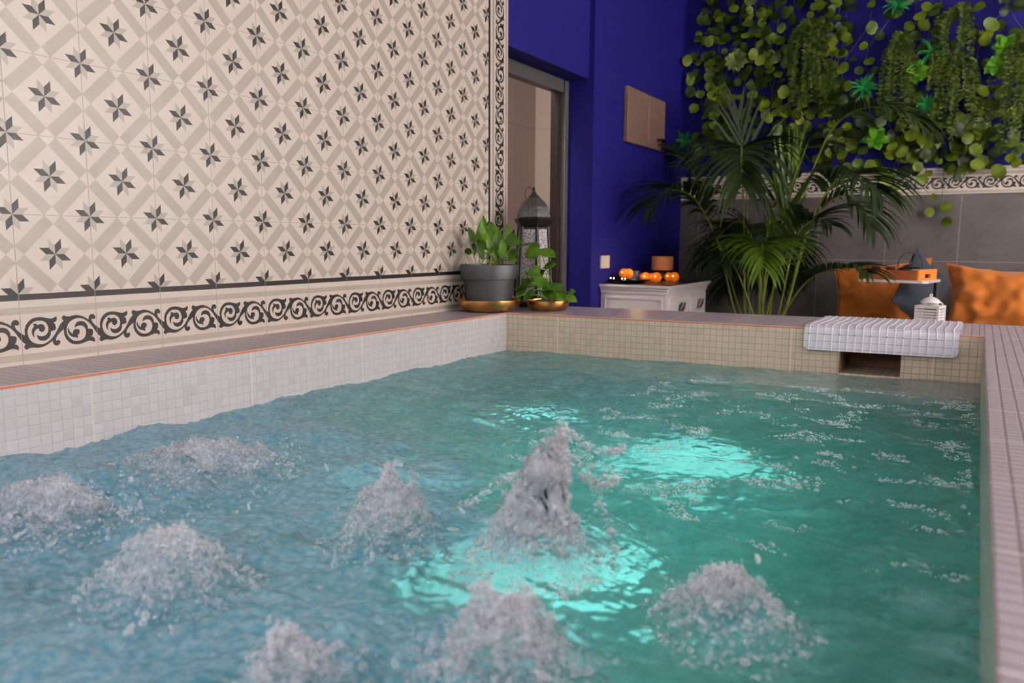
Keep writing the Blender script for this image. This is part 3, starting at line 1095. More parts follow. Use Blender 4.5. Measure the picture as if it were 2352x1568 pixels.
# light switch and plaque on the blue wall
M['switch_white'] = plain('switch_white', S(232, 226, 216), 0.35, 0.02)
sw = thing('light_switch', (0.03, 3.54, 0.19), 'white square light switch on the blue wall above the cabinet', 'light switch')
mb = MB()
mb.box((0.030, 3.477, 0.150), (0.040, 3.608, 0.232))
mb.build('plate', M['switch_white'], sw, bevel=0.003)
mb = MB()
mb.box((0.040, 3.500, 0.163), (0.044, 3.585, 0.219))
mb.build('rocker', M['switch_white'], sw, bevel=0.002)
M['plaque'] = plain('plaque', S(98, 74, 64), 0.7, 0.18, 18, 0.4, 60)
M['plaque_groove'] = plain('plaque_groove', S(118, 92, 80), 0.7, 0.1, 18)
pq = thing('wall_plaque', (0.03, 4.14, 1.14), 'brown square plaque with a vertical seam hung on the blue wall', 'plaque')
mb = MB()
mb.box((0.031, 3.80, 0.965), (0.062, 4.50, 1.318))
mb.build('board', M['plaque'], pq, bevel=0.006)
mb = MB()
mb.box((0.060, 4.155, 1.000), (0.066, 4.180, 1.285))
mb.build('seam_strip', M['plaque_groove'], pq)

# ------------------------------------------------------------------ seating corner
M['navy'] = plain('navy', S(38, 40, 92), 0.85, 0.12, 60, 0.3, 300)
M['black_wood'] = plain('black_wood', S(30, 26, 26), 0.6)
SEAT = -0.25
so = thing('bench', (2.4, 4.55, FLOOR_Z), 'dark blue upholstered bench along the grey tiled back wall', 'bench')
mb = MB()
mb.box((1.10, 4.15, SEAT - 0.12), (4.4, 4.985, SEAT))
mb.build('seat_cushion', M['navy'], so, bevel=0.03)
mb = MB()
mb.box((1.12, 4.18, FLOOR_Z), (4.38, 4.985, SEAT - 0.12))
mb.build('base', M['black_wood'], so)


def cushion(name, center, w, h, d, rot, mat, label, seed=1, cat='cushion', pinch=0.10, wr=0.012, sag=0.0):
    """Soft square cushion: w across, h up, d deep; rot = Euler, y axis is its thickness."""
    mt = rot.to_matrix()
    n = 40
    mb = MB()
    c = Vector(center)
    for side in (1, -1):
        rows = []
        for i in range(n + 1):
            row = []
            for j in range(n + 1):
                a, b = -1 + 2 * i / n, -1 + 2 * j / n
                px = a * w / 2 * (1 - pinch * (1 - b * b) ** 1.0 * abs(a) ** 2)
                pz = b * h / 2 * (1 - pinch * (1 - a * a) ** 1.0 * abs(b) ** 2)
                pz -= sag * max(0, b) ** 2 * (1 - a * a) ** 1.5 * (1 + 0.5 * mnoise.noise(Vector((a * 4, seed, 0))))
                th = d / 2 * (max(0, 1 - a * a) ** 0.42) * (max(0, 1 - b * b) ** 0.42)
                q = Vector((px * 5 + seed, pz * 5, seed * 3.1 + side))
                wv = wr * mnoise.noise(q * 1.5) + wr * 0.5 * mnoise.noise(q * 3.6)
                # creases running in from the corners
                edge = max(abs(a), abs(b))
                wv -= wr * 0.8 * max(0, mnoise.noise(Vector((math.atan2(b, a) * 3.5, seed, side)))) * edge ** 2
                row.append(c + mt @ Vector((px, -side * (th + wv * min(1, th / (d * 0.15)) if th > 0 else 0), pz)))
            rows.append(row if side == 1 else row[::-1])
        mb.grid(rows, 0)
    root = thing(name, (c.x, c.y, c.z - h / 2), label, cat)
    mb.build('cover', mat, root)
    # piped seam
    ring = []
    for a, b in [(-1 + 2 * k / 20, -1) for k in range(20)] + [(1, -1 + 2 * k / 20) for k in range(20)] + [(1 - 2 * k / 20, 1) for k in range(20)] + [(-1, 1 - 2 * k / 20) for k in range(21)]:
        px = a * w / 2 * (1 - pinch * (1 - b * b) * abs(a) ** 2)
        pz = b * h / 2 * (1 - pinch * (1 - a * a) * abs(b) ** 2)
        pz -= sag * max(0, b) ** 2 * (1 - a * a) ** 1.5 * (1 + 0.5 * mnoise.noise(Vector((a * 4, seed, 0))))
        ring.append(c + mt @ Vector((px, 0, pz)))
    mb = MB()
    mb.tube(ring, 0.004, 6)
    mb.build('piping', mat, root)
    return root


from mathutils import Euler
M['velvet_orange'] = plain('velvet_orange', S(184, 100, 1), 0.75, 0.10, 12, 0.25, 240, Sheen_Weight=0.3)
M['slate_blue'] = plain('slate_blue', S(30, 36, 46), 0.85, 0.10, 40, 0.3, 300)
cushion('cushion', (1.535, 4.70, -0.012), 0.60, 0.44, 0.18, Euler((R(-12), R(-4), R(6))), M['velvet_orange'], 'mustard orange velvet cushion behind the palm fronds, left of the blue pillow', 3, wr=0.03, sag=0.02)
cushion('cushion', (2.290, 4.56, -0.008), 0.76, 0.45, 0.22, Euler((R(-12), R(-3), R(-4))), M['velvet_orange'], 'mustard orange velvet cushion at the right edge, with deep creases', 7, wr=0.04, sag=0.045)
cushion('cushion', (1.79, 4.33, 0.022), 0.36, 0.40, 0.12, Euler((R(-10), R(38), R(50))), M['slate_blue'], 'slate blue pillow standing on its corner between two orange cushions', 11, wr=0.016)

# small side table with tray and tea things
M['table_white'] = plain('table_white', S(226, 220, 214), 0.4, 0.02)
TY = 3.86
ta = thing('side_table', (1.70, 3.95, FLOOR_Z), 'slim side table with a thin white top in front of the orange cushions', 'side table')
TROT = R(-9)
TC = Vector((1.690, 3.985, 0.0))
mb = MB()
prism(mb, [tuple((TC + Matrix.Rotation(TROT, 3, 'Z') @ Vector((x, y, 0)))[:2]) for x, y in ((-0.185, -0.15), (-0.16, -0.175), (0.16, -0.175), (0.185, -0.15), (0.185, 0.15), (0.16, 0.175), (-0.16, 0.175), (-0.185, 0.15))], 0.098, 0.112)
mb.build('table_top', M['table_white'], ta, bevel=0.003)
mb = MB()
lp = TC + Matrix.Rotation(TROT, 3, 'Z') @ Vector((0.172, 0.12, 0))
mb.tube([(lp.x, lp.y, FLOOR_Z + 0.015), (lp.x, lp.y, 0.098)], 0.014, 12)
mb.build('leg', M['black_iron'], ta)
mb = MB()
mb.box((TC.x - 0.16, TC.y - 0.14, FLOOR_Z), (TC.x + 0.18, TC.y + 0.14, FLOOR_Z + 0.015))
mb.build('base', M['black_iron'], ta, bevel=0.003)

M['bamboo'] = plain('bamboo', S(222, 132, 52), 0.45, 0.10, 14)
M['bamboo_dark'] = plain('bamboo_dark', S(150, 76, 36), 0.5, 0.12, 14)
tr = thing('wooden_tray', (TC.x, TC.y, 0.112), 'orange wooden tray with cut-out handles on the white side table', 'tray')
TR = Matrix.Rotation(TROT - R(9), 3, 'Z')
TZ = 0.1125


def trp(x, y, z):
    q = TC + TR @ Vector((x - 0.012, y - 0.01, 0))
    return (q.x, q.y, z)


def tbox(mb, lo, hi, mat=0):
    p = [trp(x, y, z) for z in (lo[2], hi[2]) for y in (lo[1], hi[1]) for x in (lo[0], hi[0])]
    b = len(mb.v)
    mb.v += p
    for q in ((0, 2, 3, 1), (4, 5, 7, 6), (0, 1, 5, 4), (2, 6, 7, 3), (0, 4, 6, 2), (1, 3, 7, 5)):
        mb.f.append(tuple(b + i for i in q))
        mb.mi.append(mat)
        mb.sm.append(False)


mb = MB()
tbox(mb, (-0.165, -0.12, TZ), (0.165, 0.12, TZ + 0.006))
mb.build('tray_floor', M['bamboo'], tr)
for nm, y in (('long_side', -0.125), ('long_side', 0.113)):
    mb = MB()
    tbox(mb, (-0.165, y, TZ), (0.165, y + 0.012, TZ + 0.054))
    mb.build(nm, M['bamboo_dark'], tr, bevel=0.002)
for x in (-0.172, 0.160):
    mb = MB()
    for lo, hi in (((x, -0.125, TZ + 0.034), (x + 0.012, 0.125, TZ + 0.060)), ((x, -0.125, TZ), (x + 0.012, -0.04, TZ + 0.034)), ((x, 0.04, TZ), (x + 0.012, 0.125, TZ + 0.034)), ((x, -0.04, TZ), (x + 0.012, 0.04, TZ + 0.012))):
        tbox(mb, lo, hi)
    mb.build('handle_end', M['bamboo'], tr)

tz = TZ + 0.0068
M['cast_iron'] = plain('cast_iron', S(40, 32, 30), 0.42, 0.15, 90, 0.4, 260, metallic=0.5)
tp = trp(0.060, 0.03, tz)
tea = thing('teapot', tp, 'dark cast iron teapot with a tall arched handle on the wooden tray', 'teapot')
mb = MB()
mb.lathe([(0.001, 0), (0.04, 0.0), (0.062, 0.018), (0.068, 0.036), (0.062, 0.054), (0.042, 0.066), (0.001, 0.068)], tp, 40)
mb.build('body', M['cast_iron'], tea)
mb = MB()
mb.lathe([(0.001, 0.064), (0.036, 0.066), (0.034, 0.071), (0.012, 0.077), (0.005, 0.080), (0.004, 0.092), (0.008, 0.098), (0.001, 0.101)], tp, 24)
mb.build('lid', M['cast_iron'], tea)
mb = MB()
hx = CR
mb.tube([Vector(tp) + hx * (0.070 * math.cos(a)) + Vector((0, 0, 0.060 + 0.088 * math.sin(a) ** 0.8)) for a in [math.pi * k / 24 for k in range(25)]], 0.0038, 8)
mb.build('handle', M['cast_iron'], tea)
mb = MB()
mb.tube([Vector(tp) - hx * 0.055 + Vector((0, 0, 0.03)), Vector(tp) - hx * 0.078 + Vector((0, 0, 0.042)), Vector(tp) - hx * 0.092 + Vector((0, 0, 0.062))], [0.014, 0.010, 0.007], 10)
mb.build('spout', M['cast_iron'], tea)
t = NT('amber_glass')
M['amber_glass'] = t.done(t.bsdf(Base_Color=S(150, 70, 40), Metallic=0.75, Roughness=0.14))
for (x, y, lab) in ((-0.098, -0.055, 'shiny copper tea cup at the left front of the wooden tray'), (-0.055, 0.045, 'shiny copper tea cup behind the other cup on the wooden tray'), (-0.016, -0.045, 'shiny copper tea cup beside the teapot spout on the tray')):
    q = trp(x, y, tz)
    cu = thing('tea_cup', q, lab, 'cup', 'copper tea cups on the tray')
    mb = MB()
    mb.lathe([(0.001, 0), (0.018, 0.0), (0.024, 0.012), (0.027, 0.034), (0.023, 0.052), (0.026, 0.064), (0.0245, 0.064), (0.021, 0.052), (0.025, 0.034), (0.020, 0.010), (0.001, 0.006)], q, 24)
    mb.build('cup', M['amber_glass'], cu)
    mb = MB()
    qv = Vector(q) + Vector((0, 0, 0.032))
    mb.tube([qv + CR * (0.026 + 0.012 * math.sin(a)) + Vector((0, 0, 0.016 * math.cos(a))) for a in [math.pi * k / 10 for k in range(11)]], 0.0022, 6)
    mb.build('handle', M['amber_glass'], cu)

# white lantern on the step behind the pool edge
M['lantern_white'] = plain('lantern_white', S(236, 230, 226), 0.4, 0.02)
WX, WY = 1.902, 3.02
STEP_Z = -0.20
wla = thing('white_lantern', (WX, WY, STEP_Z), 'small white metal lantern with a domed lid standing behind the bath mat', 'lantern')
LR = R(-14)


def lbox(mb, lo, hi):
    mb.box((WX + lo[0], WY + lo[1], lo[2]), (WX + hi[0], WY + hi[1], hi[2]), 0, LR, (WX, WY, 0))


LH = 0.052
mb = MB()
lbox(mb, (-LH, -LH, STEP_Z), (LH, LH, STEP_Z + 0.012))
lbox(mb, (-LH, -LH, 0.022), (LH, LH, 0.036))
for sx in (-1, 1):
    for sy in (-1, 1):
        lbox(mb, (sx * 0.047 - 0.005, sy * 0.047 - 0.005, STEP_Z), (sx * 0.047 + 0.005, sy * 0.047 + 0.005, 0.036))
mb.build('frame', M['lantern_white'], wla, bevel=0.0015)
mb = MB()
for k in range(16):
    z = STEP_Z + 0.016 + k * 0.0128
    for lo, hi in (((-0.043, -0.050), (0.043, -0.046)), ((0.046, -0.043), (0.050, 0.043)), ((-0.050, -0.043), (-0.046, 0.043))):
        lbox(mb, (lo[0], lo[1], z), (hi[0], hi[1], z + 0.0098))
mb.build('louvred_side', M['lantern_white'], wla)
mb = MB()
for k in range(18):
    a = 2 * math.pi * k / 18
    mb.box((WX + 0.031 * math.cos(a) - 0.0025, WY + 0.031 * math.sin(a) - 0.0025, 0.035), (WX + 0.031 * math.cos(a) + 0.0025, WY + 0.031 * math.sin(a) + 0.0025, 0.049))
mb.build('vent_collar', M['lantern_white'], wla)
mb = MB()
mb.lathe([(0.001, 0.047), (0.041, 0.047), (0.042, 0.050), (0.037, 0.058), (0.028, 0.066), (0.015, 0.072), (0.001, 0.075)], (WX, WY, 0), 36)
mb.build('domed_lid', M['lantern_white'], wla)
mb = MB()
rcn = Vector((WX, WY, 0.080))
mb.tube([rcn + CR * (0.006 * math.cos(a)) + Vector((0, 0, 0.006 * math.sin(a))) for a in [2 * math.pi * k / 16 for k in range(17)]], 0.0024, 6)
mb.build('top_ring', M['lantern_white'], wla)
mb = MB()
mb.tube([Vector((WX, WY, 0.052)) + CR * 0.036, Vector((WX, WY, 0.046)) + CR * 0.050, Vector((WX, WY, 0.036)) + CR * 0.058], 0.003, 6)
mb.build('hinge_arm', M['lantern_white'], wla)

# ------------------------------------------------------------------ plants
def leafmat(name, lo, hi, scale=14.0, rough=0.38, tr=0.25):
    q = NT(name)
    c_ = q.mix(q.ramp(q.noise(scale, 2.0), 0.32, 0.68), lo, hi)
    b_ = q.bsdf(Base_Color=c_, Roughness=rough, Specular_IOR_Level=0.3)
    tl = q.n('BsdfTranslucent')
    q.put(tl.inputs[0], c_)
    mx_ = q.n('MixShader')
    mx_.inputs[0].default_value = tr
    q.put(mx_.inputs[1], b_.outputs[0])
    q.put(mx_.inputs[2], tl.outputs[0])
    return q.done(mx_)


M['pothos_leaf'] = leafmat('pothos_leaf', S(30, 64, 8), S(84, 120, 18), 16.0, 0.38, 0.18)
M['pothos_stem'] = leafmat('pothos_stem', S(120, 150, 50), S(150, 172, 70), 20)
M['ivy_leaf'] = leafmat('ivy_leaf', S(54, 72, 8), S(106, 120, 18), 7.0, 0.45)
M['ivy_leaf_dark'] = leafmat('ivy_leaf_dark', S(22, 34, 6), S(54, 68, 11), 7.0, 0.45)
M['ivy_stem'] = leafmat('ivy_stem', S(60, 66, 56), S(84, 88, 74), 20)
M['fern_leaf'] = leafmat('fern_leaf', S(40, 56, 11), S(84, 98, 24), 9.0, 0.6)
M['succulent'] = leafmat('succulent', S(14, 84, 40), S(40, 136, 64), 20.0, 0.45)
M['bright_leaf'] = leafmat('bright_leaf', S(50, 112, 26), S(110, 160, 36), 20.0, 0.45)
M['pale_leaf'] = leafmat('pale_leaf', S(96, 112, 56), S(142, 154, 92), 20.0, 0.6)
M['palm_leaf'] = leafmat('palm_leaf', S(16, 30, 9), S(38, 56, 16), 5.0, 0.55)
M['palm_leaf_young'] = leafmat('palm_leaf_young', S(40, 66, 14), S(78, 104, 22), 5.0, 0.42)
M['palm_stem'] = leafmat('palm_stem', S(96, 110, 34), S(130, 138, 50), 10)
rnd = random.Random(5)


def rvec(r_=rnd):
    return Vector((r_.uniform(-1, 1), r_.uniform(-1, 1), r_.uniform(-1, 1)))


def add_leaf(mb, base, tip, normal, width, mat=0, fold=0.18, curl=0.12, shape='heart', n=7):
    """One leaf blade from base to tip, folded along its midrib."""
    base, tip = Vector(base), Vector(tip)
    d = tip - base
    L = d.length
    d = d / L
    nn = (Vector(normal) - d * Vector(normal).dot(d))
    if nn.length < 1e-4:
        nn = d.orthogonal()
    nn.normalize()
    sd = d.cross(nn)
    rows = []
    for i in range(n + 1):
        q = i / n
        if shape == 'heart':
            w = 2.0 * (q + 0.02) ** 0.55 * (1 - q) ** 0.85
        elif shape == 'round':
            w = 0.5 * 2.05 * math.sqrt(max(0, 1 - (2 * q - 1) ** 2)) * (1.0 + 0.12 * (1 - q))
        else:
            w = 2.6 * (q + 0.03) ** 0.6 * (1 - q) ** 0.7 * 0.65
        w *= width / 2
        row = []
        for s_ in (-1, -0.5, 0, 0.5, 1):
            back = -0.10 * L * max(0, 1 - 3.0 * q) * abs(s_) if shape != 'strap' else 0
            p = base + d * (L * q + back) + sd * (w * s_) + nn * (fold * w * abs(s_) - curl * L * q * q + 0.03 * L * math.sin(6 * q + s_ * 2))
            row.append(p)
        rows.append(row)
    mb.grid(rows, mat)


# bushy pothos in the grey pot
sb, lb = MB(), MB()
pc3 = Vector((D1[0], D1[1], 0.190))
SPEC = [((1102, 560), (1113, 497), 2.02, 0.066), ((1152, 560), (1124, 503), 2.06, 0.058), ((1163, 548), (1197, 556), 2.02, 0.062), ((1172, 550), (1165, 513), 2.10, 0.040),
        ((1092, 556), (1074, 520), 2.05, 0.034), ((1090, 562), (1058, 546), 2.15, 0.044), ((1128, 580), (1122, 520), 1.98, 0.046), ((1138, 574), (1142, 526), 2.00, 0.044),
        ((1153, 592), (1156, 545), 1.96, 0.040), ((1108, 592), (1096, 546), 1.97, 0.036), ((1168, 590), (1192, 572), 1.98, 0.044), ((1120, 570), (1090, 545), 2.0, 0.040),
        ((1160, 575), (1182, 530), 2.12, 0.044), ((1141, 595), (1133, 562), 1.95, 0.034), ((1172, 598), (1190, 596), 1.98, 0.034), ((1082, 575), (1066, 580), 2.0, 0.036),
        ((1105, 575), (1080, 560), 2.1, 0.05), ((1150, 585), (1168, 562), 2.05, 0.045), ((1130, 560), (1150, 535), 2.15, 0.05), ((1118, 545), (1105, 520), 2.15, 0.05)]
for k, (b_, t_, y, w) in enumerate(SPEC):
    y -= 0.07
    b3, t3 = at(b_[0], b_[1], 1, y), at(t_[0], t_[1], 1, y - rnd.uniform(-0.02, 0.03))
    for q_ in (b3, t3):
        q_.x = max(q_.x, 0.03)
    nr_ = (CAM - b3).normalized() + rvec() * 0.55
    add_leaf(lb, b3, t3, nr_, w * 1.12, 0)
    root = Vector((D1[0] + rnd.uniform(-0.05, 0.06), D1[1] + rnd.uniform(-0.05, 0.05), 0.185))
    sb.tube(bez([root, (root + b3) / 2 + Vector((0, 0, 0.02)), b3], 8), 0.0022, 5)
lb.build('leaves', M['pothos_leaf'], pot)
sb.build('stems', M['pothos_stem'], pot)

# trailing pothos in the small brass bowl
po2 = thing('trailing_pothos', (D2[0], D2[1], 0.009), 'trailing heart-leaf plant spilling from the small gold bowl in front of the lantern', 'plant')
sb, lb = MB(), MB()
SPEC = [((1240, 570), (1203, 590), 2.02, 0.085), ((1240, 575), (1278, 588), 2.04, 0.07), ((1232, 560), (1190, 562), 2.06, 0.05), ((1252, 612), (1278, 605), 2.05, 0.065),
        ((1240, 636), (1205, 622), 2.02, 0.055), ((1218, 650), (1180, 662), 2.05, 0.06), ((1232, 640), (1262, 662), 1.99, 0.075), ((1258, 655), (1296, 664), 2.0, 0.075),
        ((1248, 668), (1278, 684), 1.99, 0.06), ((1225, 668), (1200, 690), 2.02, 0.05), ((1275, 672), (1300, 690), 2.0, 0.06), ((1235, 612), (1222, 650), 2.02, 0.05),
        ((1226, 640), (1250, 620), 2.06, 0.055), ((1300, 680), (1326, 692), 2.06, 0.05), ((1305, 672), (1322, 668), 2.08, 0.04), ((1220, 655), (1196, 640), 2.1, 0.06), ((1205, 655), (1184, 690), 2.08, 0.05)]
core = Vector((D2[0], D2[1], 0.045))
prev = None
for k, (b_, t_, y, w) in enumerate(SPEC):
    b3, t3 = at(b_[0], b_[1], 1, y), at(t_[0], t_[1], 1, y - rnd.uniform(0.0, 0.03))
    b3.z, t3.z = max(b3.z, 0.03), max(t3.z, 0.02)
    nr_ = (CAM - b3).normalized() + Vector((0, 0, 0.7)) + rvec() * 0.6
    add_leaf(lb, b3, t3, nr_, w, 0)
    sb.tube(bez([core + Vector((rnd.uniform(-0.04, 0.04), rnd.uniform(-0.04, 0.03), 0)), (core + b3) / 2 + Vector((rnd.uniform(-0.02, 0.02), -0.01, 0.03)), b3], 8), 0.0024, 5)
sb.tube(bez([core, at(1245, 680, 1, 2.06), at(1215, 676, 1, 2.03), at(1187, 682, 1, 2.0), at(1181, 692, 1, 2.0)], 20), 0.003, 6)
mbs = MB()
mbs.lathe([(0.001, 0.046), (0.05, 0.048), (0.086, 0.040)], (D2[0], D2[1], 0), 32)
mbs.lathe([(0.001, 0.0115), (0.066, 0.0115), (0.078, 0.018), (0.086, 0.030), (0.086, 0.040)], (D2[0], D2[1], 0), 32)
mbs.build('soil', M['soil'], po2)
lb.build('leaves', M['pothos_leaf'], po2)
sb.build('stems', M['pothos_stem'], po2)

# ---- kentia palm
PB = Vector((0.86, 4.22, -0.30))
palm = thing('palm', (PB.x, PB.y, FLOOR_Z), 'large arching palm with drooping fronds between the white cabinet and the bench', 'palm')
mb = MB()
mb.lathe([(0.001, FLOOR_Z), (0.15, FLOOR_Z), (0.155, FLOOR_Z + 0.01), (0.185, -0.36), (0.19, -0.33), (0.178, -0.33), (0.172, -0.37), (0.001, -0.37)], (PB.x, PB.y, 0), 40)
mb.build('pot', M['black_wood'], palm)
FRONDS = [
    # control points (u, v, depth y), leaflets per side, length, where leaflets start, spread, droop, young
    ([(1712, 722, 4.0), (1710, 560, 3.98), (1706, 440, 3.92), (1704, 352, 3.8), (1703, 338, 3.62), (1702, 372, 3.42), (1702, 420, 3.34)], 19, 0.40, 0.50, 1.0, 0.85, 0),
    ([(1690, 722, 4.05), (1650, 560, 4.0), (1612, 480, 3.92), (1580, 445, 3.82), (1535, 438, 3.65), (1495, 470, 3.5)], 18, 0.36, 0.45, 0.95, 0.75, 0),
    ([(1788, 722, 4.1), (1838, 480, 4.12), (1888, 340, 4.1), (1930, 276, 4.05), (1990, 247, 3.95), (2060, 256, 3.85), (2112, 290, 3.8)], 18, 0.30, 0.55, 0.85, 0.85, 0),
    ([(1800, 722, 4.0), (1850, 540, 3.95), (1900, 440, 3.85), (1945, 402, 3.72), (1990, 410, 3.55), (2020, 445, 3.45)], 18, 0.32, 0.50, 0.9, 0.75, 0),
    ([(1768, 722, 3.98), (1788, 560, 3.92), (1812, 450, 3.88), (1836, 372, 3.86)], 11, 0.34, 0.42, 0.38, 0.10, 1),
    ([(1745, 722, 3.85), (1745, 630, 3.78), (1748, 580, 3.70), (1750, 560, 3.58), (1752, 574, 3.40), (1755, 612, 3.28)], 18, 0.30, 0.36, 0.95, 0.75, 1),
    ([(1795, 724, 3.9), (1850, 650, 3.78), (1900, 622, 3.65), (1960, 615, 3.52), (1992, 628, 3.42)], 13, 0.24, 0.45, 0.8, 0.55, 0),
    ([(1722, 722, 4.12), (1716, 500, 4.18), (1712, 370, 4.25), (1694, 262, 4.34)], 10, 0.34, 0.60, 0.60, 0.22, 0),
    ([(1802, 722, 4.15), (1862, 520, 4.25), (1925, 452, 4.25), (1975, 470, 4.15), (2005, 525, 4.05)], 16, 0.30, 0.45, 0.9, 0.7, 0),
    ([(1742, 722, 4.12), (1762, 540, 4.22), (1792, 430, 4.28), (1836, 350, 4.32), (1880, 335, 4.3)], 14, 0.30, 0.5, 0.85, 0.6, 0),
    ([(1702, 722, 4.15), (1642, 520, 4.3), (1594, 400, 4.38), (1562, 360, 4.4), (1532, 352, 4.38)], 14, 0.30, 0.5, 0.9, 0.7, 0),
    ([(1760, 722, 3.88), (1790, 620, 3.82), (1830, 540, 3.74), (1868, 505, 3.64), (1905, 520, 3.5)], 14, 0.28, 0.42, 0.85, 0.6, 0),
    ([(1730, 722, 4.0), (1700, 640, 3.95), (1680, 600, 3.88), (1664, 585, 3.75), (1655, 610, 3.6)], 13, 0.26, 0.42, 0.9, 0.7, 0),
]
fr_ = random.Random(12)
for k in range(9):
    az = R(fr_.uniform(75, 205))
    reach, top = fr_.uniform(0.35, 0.62), fr_.uniform(0.15, 0.55)
    ry = PB.y + 0.05
    path = []
    for q in (0.0, 0.35, 0.6, 0.8, 1.0):
        h_ = -0.10 + (top + 0.10) * math.sin(min(1, q * 1.35) * math.pi / 2) - max(0, q - 0.7) * 0.7
        path.append(Vector((PB.x + math.cos(az) * reach * q ** 1.6, ry + math.sin(az) * reach * q ** 1.6, h_)))
    FRONDS.append((path, 14, 0.30, 0.42, 0.9, 0.7, 0))
for ctrl, nl, ll, st, spread, droop, young in FRONDS:
    pts = [p_ if isinstance(p_, Vector) else at(p_[0], p_[1], 1, p_[2] + 0.2) for p_ in ctrl]
    pts = [PB + (pts[0] - PB) * 0.35 + Vector((0, 0, -0.02))] + pts
    rach = bez(pts, 60)
    mb = MB()
    nR = len(rach)
    mb.tube(rach, [0.0065 * (1 - 0.75 * i / nR) + 0.0012 for i in range(nR)], 6, 1)
    nl = int(nl * (1.35 if droop > 0.3 else 0.8))
    for i in range(nl):
        q = st + (1 - st) * (i + 0.5) / nl
        k = min(nR - 2, int(q * (nR - 1)))
        p = rach[k]
        tg = (rach[min(nR - 1, k + 1)] - rach[max(0, k - 1)]).normalized()
        side = tg.cross(Vector((0, 0, 1)))
        if side.length < 0.25:
            side = side * 1.0 + CR * 0.4
        side.normalize()
        up = side.cross(tg).normalized()
        e = (q - st) / (1 - st)
        L = ll * (0.55 + 0.75 * math.sin(math.pi * min(1, e * 0.85 + 0.12))) * rnd.uniform(0.85, 1.12)
        for sg in (-1, 1):
            ang = spread * (1.15 - 0.75 * e) + rnd.uniform(-0.08, 0.08)
            d0 = (side * sg * math.sin(ang) + tg * math.cos(ang) + up * 0.22).normalized()
            W = 0.029 * rnd.uniform(0.8, 1.15) * (1.25 if young and spread < 0.5 else 1)
            rows = []
            nseg = 7
            pos = p.copy()
            d = d0.copy()
            for s_ in range(nseg + 1):
                f_ = s_ / nseg
                w = W * (min(1, f_ * 5 + 0.25) * (1 - f_ ** 2.2) * 0.5 + 0.0006)
                nn = (up - d * up.dot(d))
                if nn.length < 0.1:
                    nn = d.orthogonal()
                nn.normalize()
                sd = d.cross(nn).normalized()
                rows.append([pos - sd * w + nn * w * 0.35, pos, pos + sd * w + nn * w * 0.35])
                pos = pos + d * (L / nseg)
                pos.x, pos.y = max(pos.x, 0.07), min(pos.y, YB - 0.04)
                d = (d + Vector((0, 0, -1)) * (droop * 0.34 * (0.35 + 1.1 * f_))).normalized()
            mb.grid(rows, 0)
    mb.build('frond', [M['palm_leaf_young'] if young else M['palm_leaf'], M['palm_stem']], palm)

# ---- greenery hung on the back wall
GY0 = YB - 0.05


def garland(x0, z0, z1, seed, leafsize=0.05, wander=0.10, dark=0.4, dens=0.032, label=None, drift=0.0, ymid=GY0):
    r_ = random.Random(seed)
    ln = z0 - z1
    n = max(3, int(ln / dens))
    ph, ph2 = r_.uniform(0, 6), r_.uniform(0, 6)
    stem = []
    for i in range(n + 1):
        q = i / n
        x = x0 + wander * math.sin(q * ln * 4.5 + ph) * min(1, 0.3 + q) + 0.4 * wander * math.sin(q * ln * 11 + ph2) + drift * q
        stem.append(Vector((max(0.09, x), ymid - 0.018 * math.sin(q * 9 + ph2), z0 - ln * q)))
    root = thing('ivy_garland', stem[0], label or 'leafy artificial garland with round yellow-green leaves hung on the dark blue wall', 'garland', None if label else 'ivy garlands on the blue wall')
    sb, lb = MB(), MB()
    sb.tube(stem, 0.0022, 4)
    for i, p in enumerate(stem):
        if r_.random() < 0.14:
            continue
        a = r_.uniform(-1.2, 1.2) + (math.pi if i % 2 else 0)
        L = leafsize * r_.uniform(0.75, 1.3)
        d = Vector((math.cos(a), r_.uniform(-0.5, -0.05), math.sin(a) * 0.8 - 0.25)).normalized()
        b = p + d * r_.uniform(0.008, 0.035) + Vector((0, -r_.uniform(0, 0.05), 0))
        b.x = max(b.x, 0.08)
        sb.tube([p, b], 0.0013, 3)
        nr_ = Vector((r_.uniform(-0.6, 0.6), -1, r_.uniform(-0.2, 0.9)))
        tp_ = b + d * L
        tp_.y = min(tp_.y, YB - 0.02)
        tp_.x = max(tp_.x, 0.06)
        add_leaf(lb, b, tp_, nr_, L * r_.uniform(0.95, 1.2), 1 if r_.random() < dark else 0, r_.uniform(0.05, 0.3), r_.uniform(0, 0.2), 'round', 6)
    lb.build('leaves', [M['ivy_leaf'], M['ivy_leaf_dark']], root)
    sb.build('stem', M['ivy_stem'], root)
    return root


rg = random.Random(23)
for k in range(15):
    garland(0.17 + 0.073 * k + rg.uniform(-0.03, 0.03), 2.42, rg.uniform(0.80, 1.02), 100 + k, 0.060, 0.06, 0.45, 0.036)
for k in range(12):
    garland(1.30 + 0.135 * k + rg.uniform(-0.05, 0.05), 2.42, rg.uniform(0.86, 1.5), 200 + k, 0.064, 0.09, 0.4, 0.060)
for k in range(20):
    garland(1.22 + 0.082 * k + rg.uniform(-0.03, 0.03), rg.uniform(1.10, 1.30), rg.uniform(0.79, 0.86), 300 + k, 0.066, 0.05, 0.25, 0.034)
garland(1.82, 1.0, 0.48, 412, 0.060, 0.02, 0.1, 0.048, 'thin garland whose three lowest leaves dangle over the grey tiles', 0.02)
garland(1.55, 0.95, 0.62, 415, 0.062, 0.03, 0.3, 0.05, 'short garland with one leaf hanging below the white border behind the palm', 0.0)
garland(1.74, 0.98, 0.70, 419, 0.062, 0.03, 0.15, 0.036, 'short bright garland crossing the scroll border tiles left of the dangling one', 0.03)


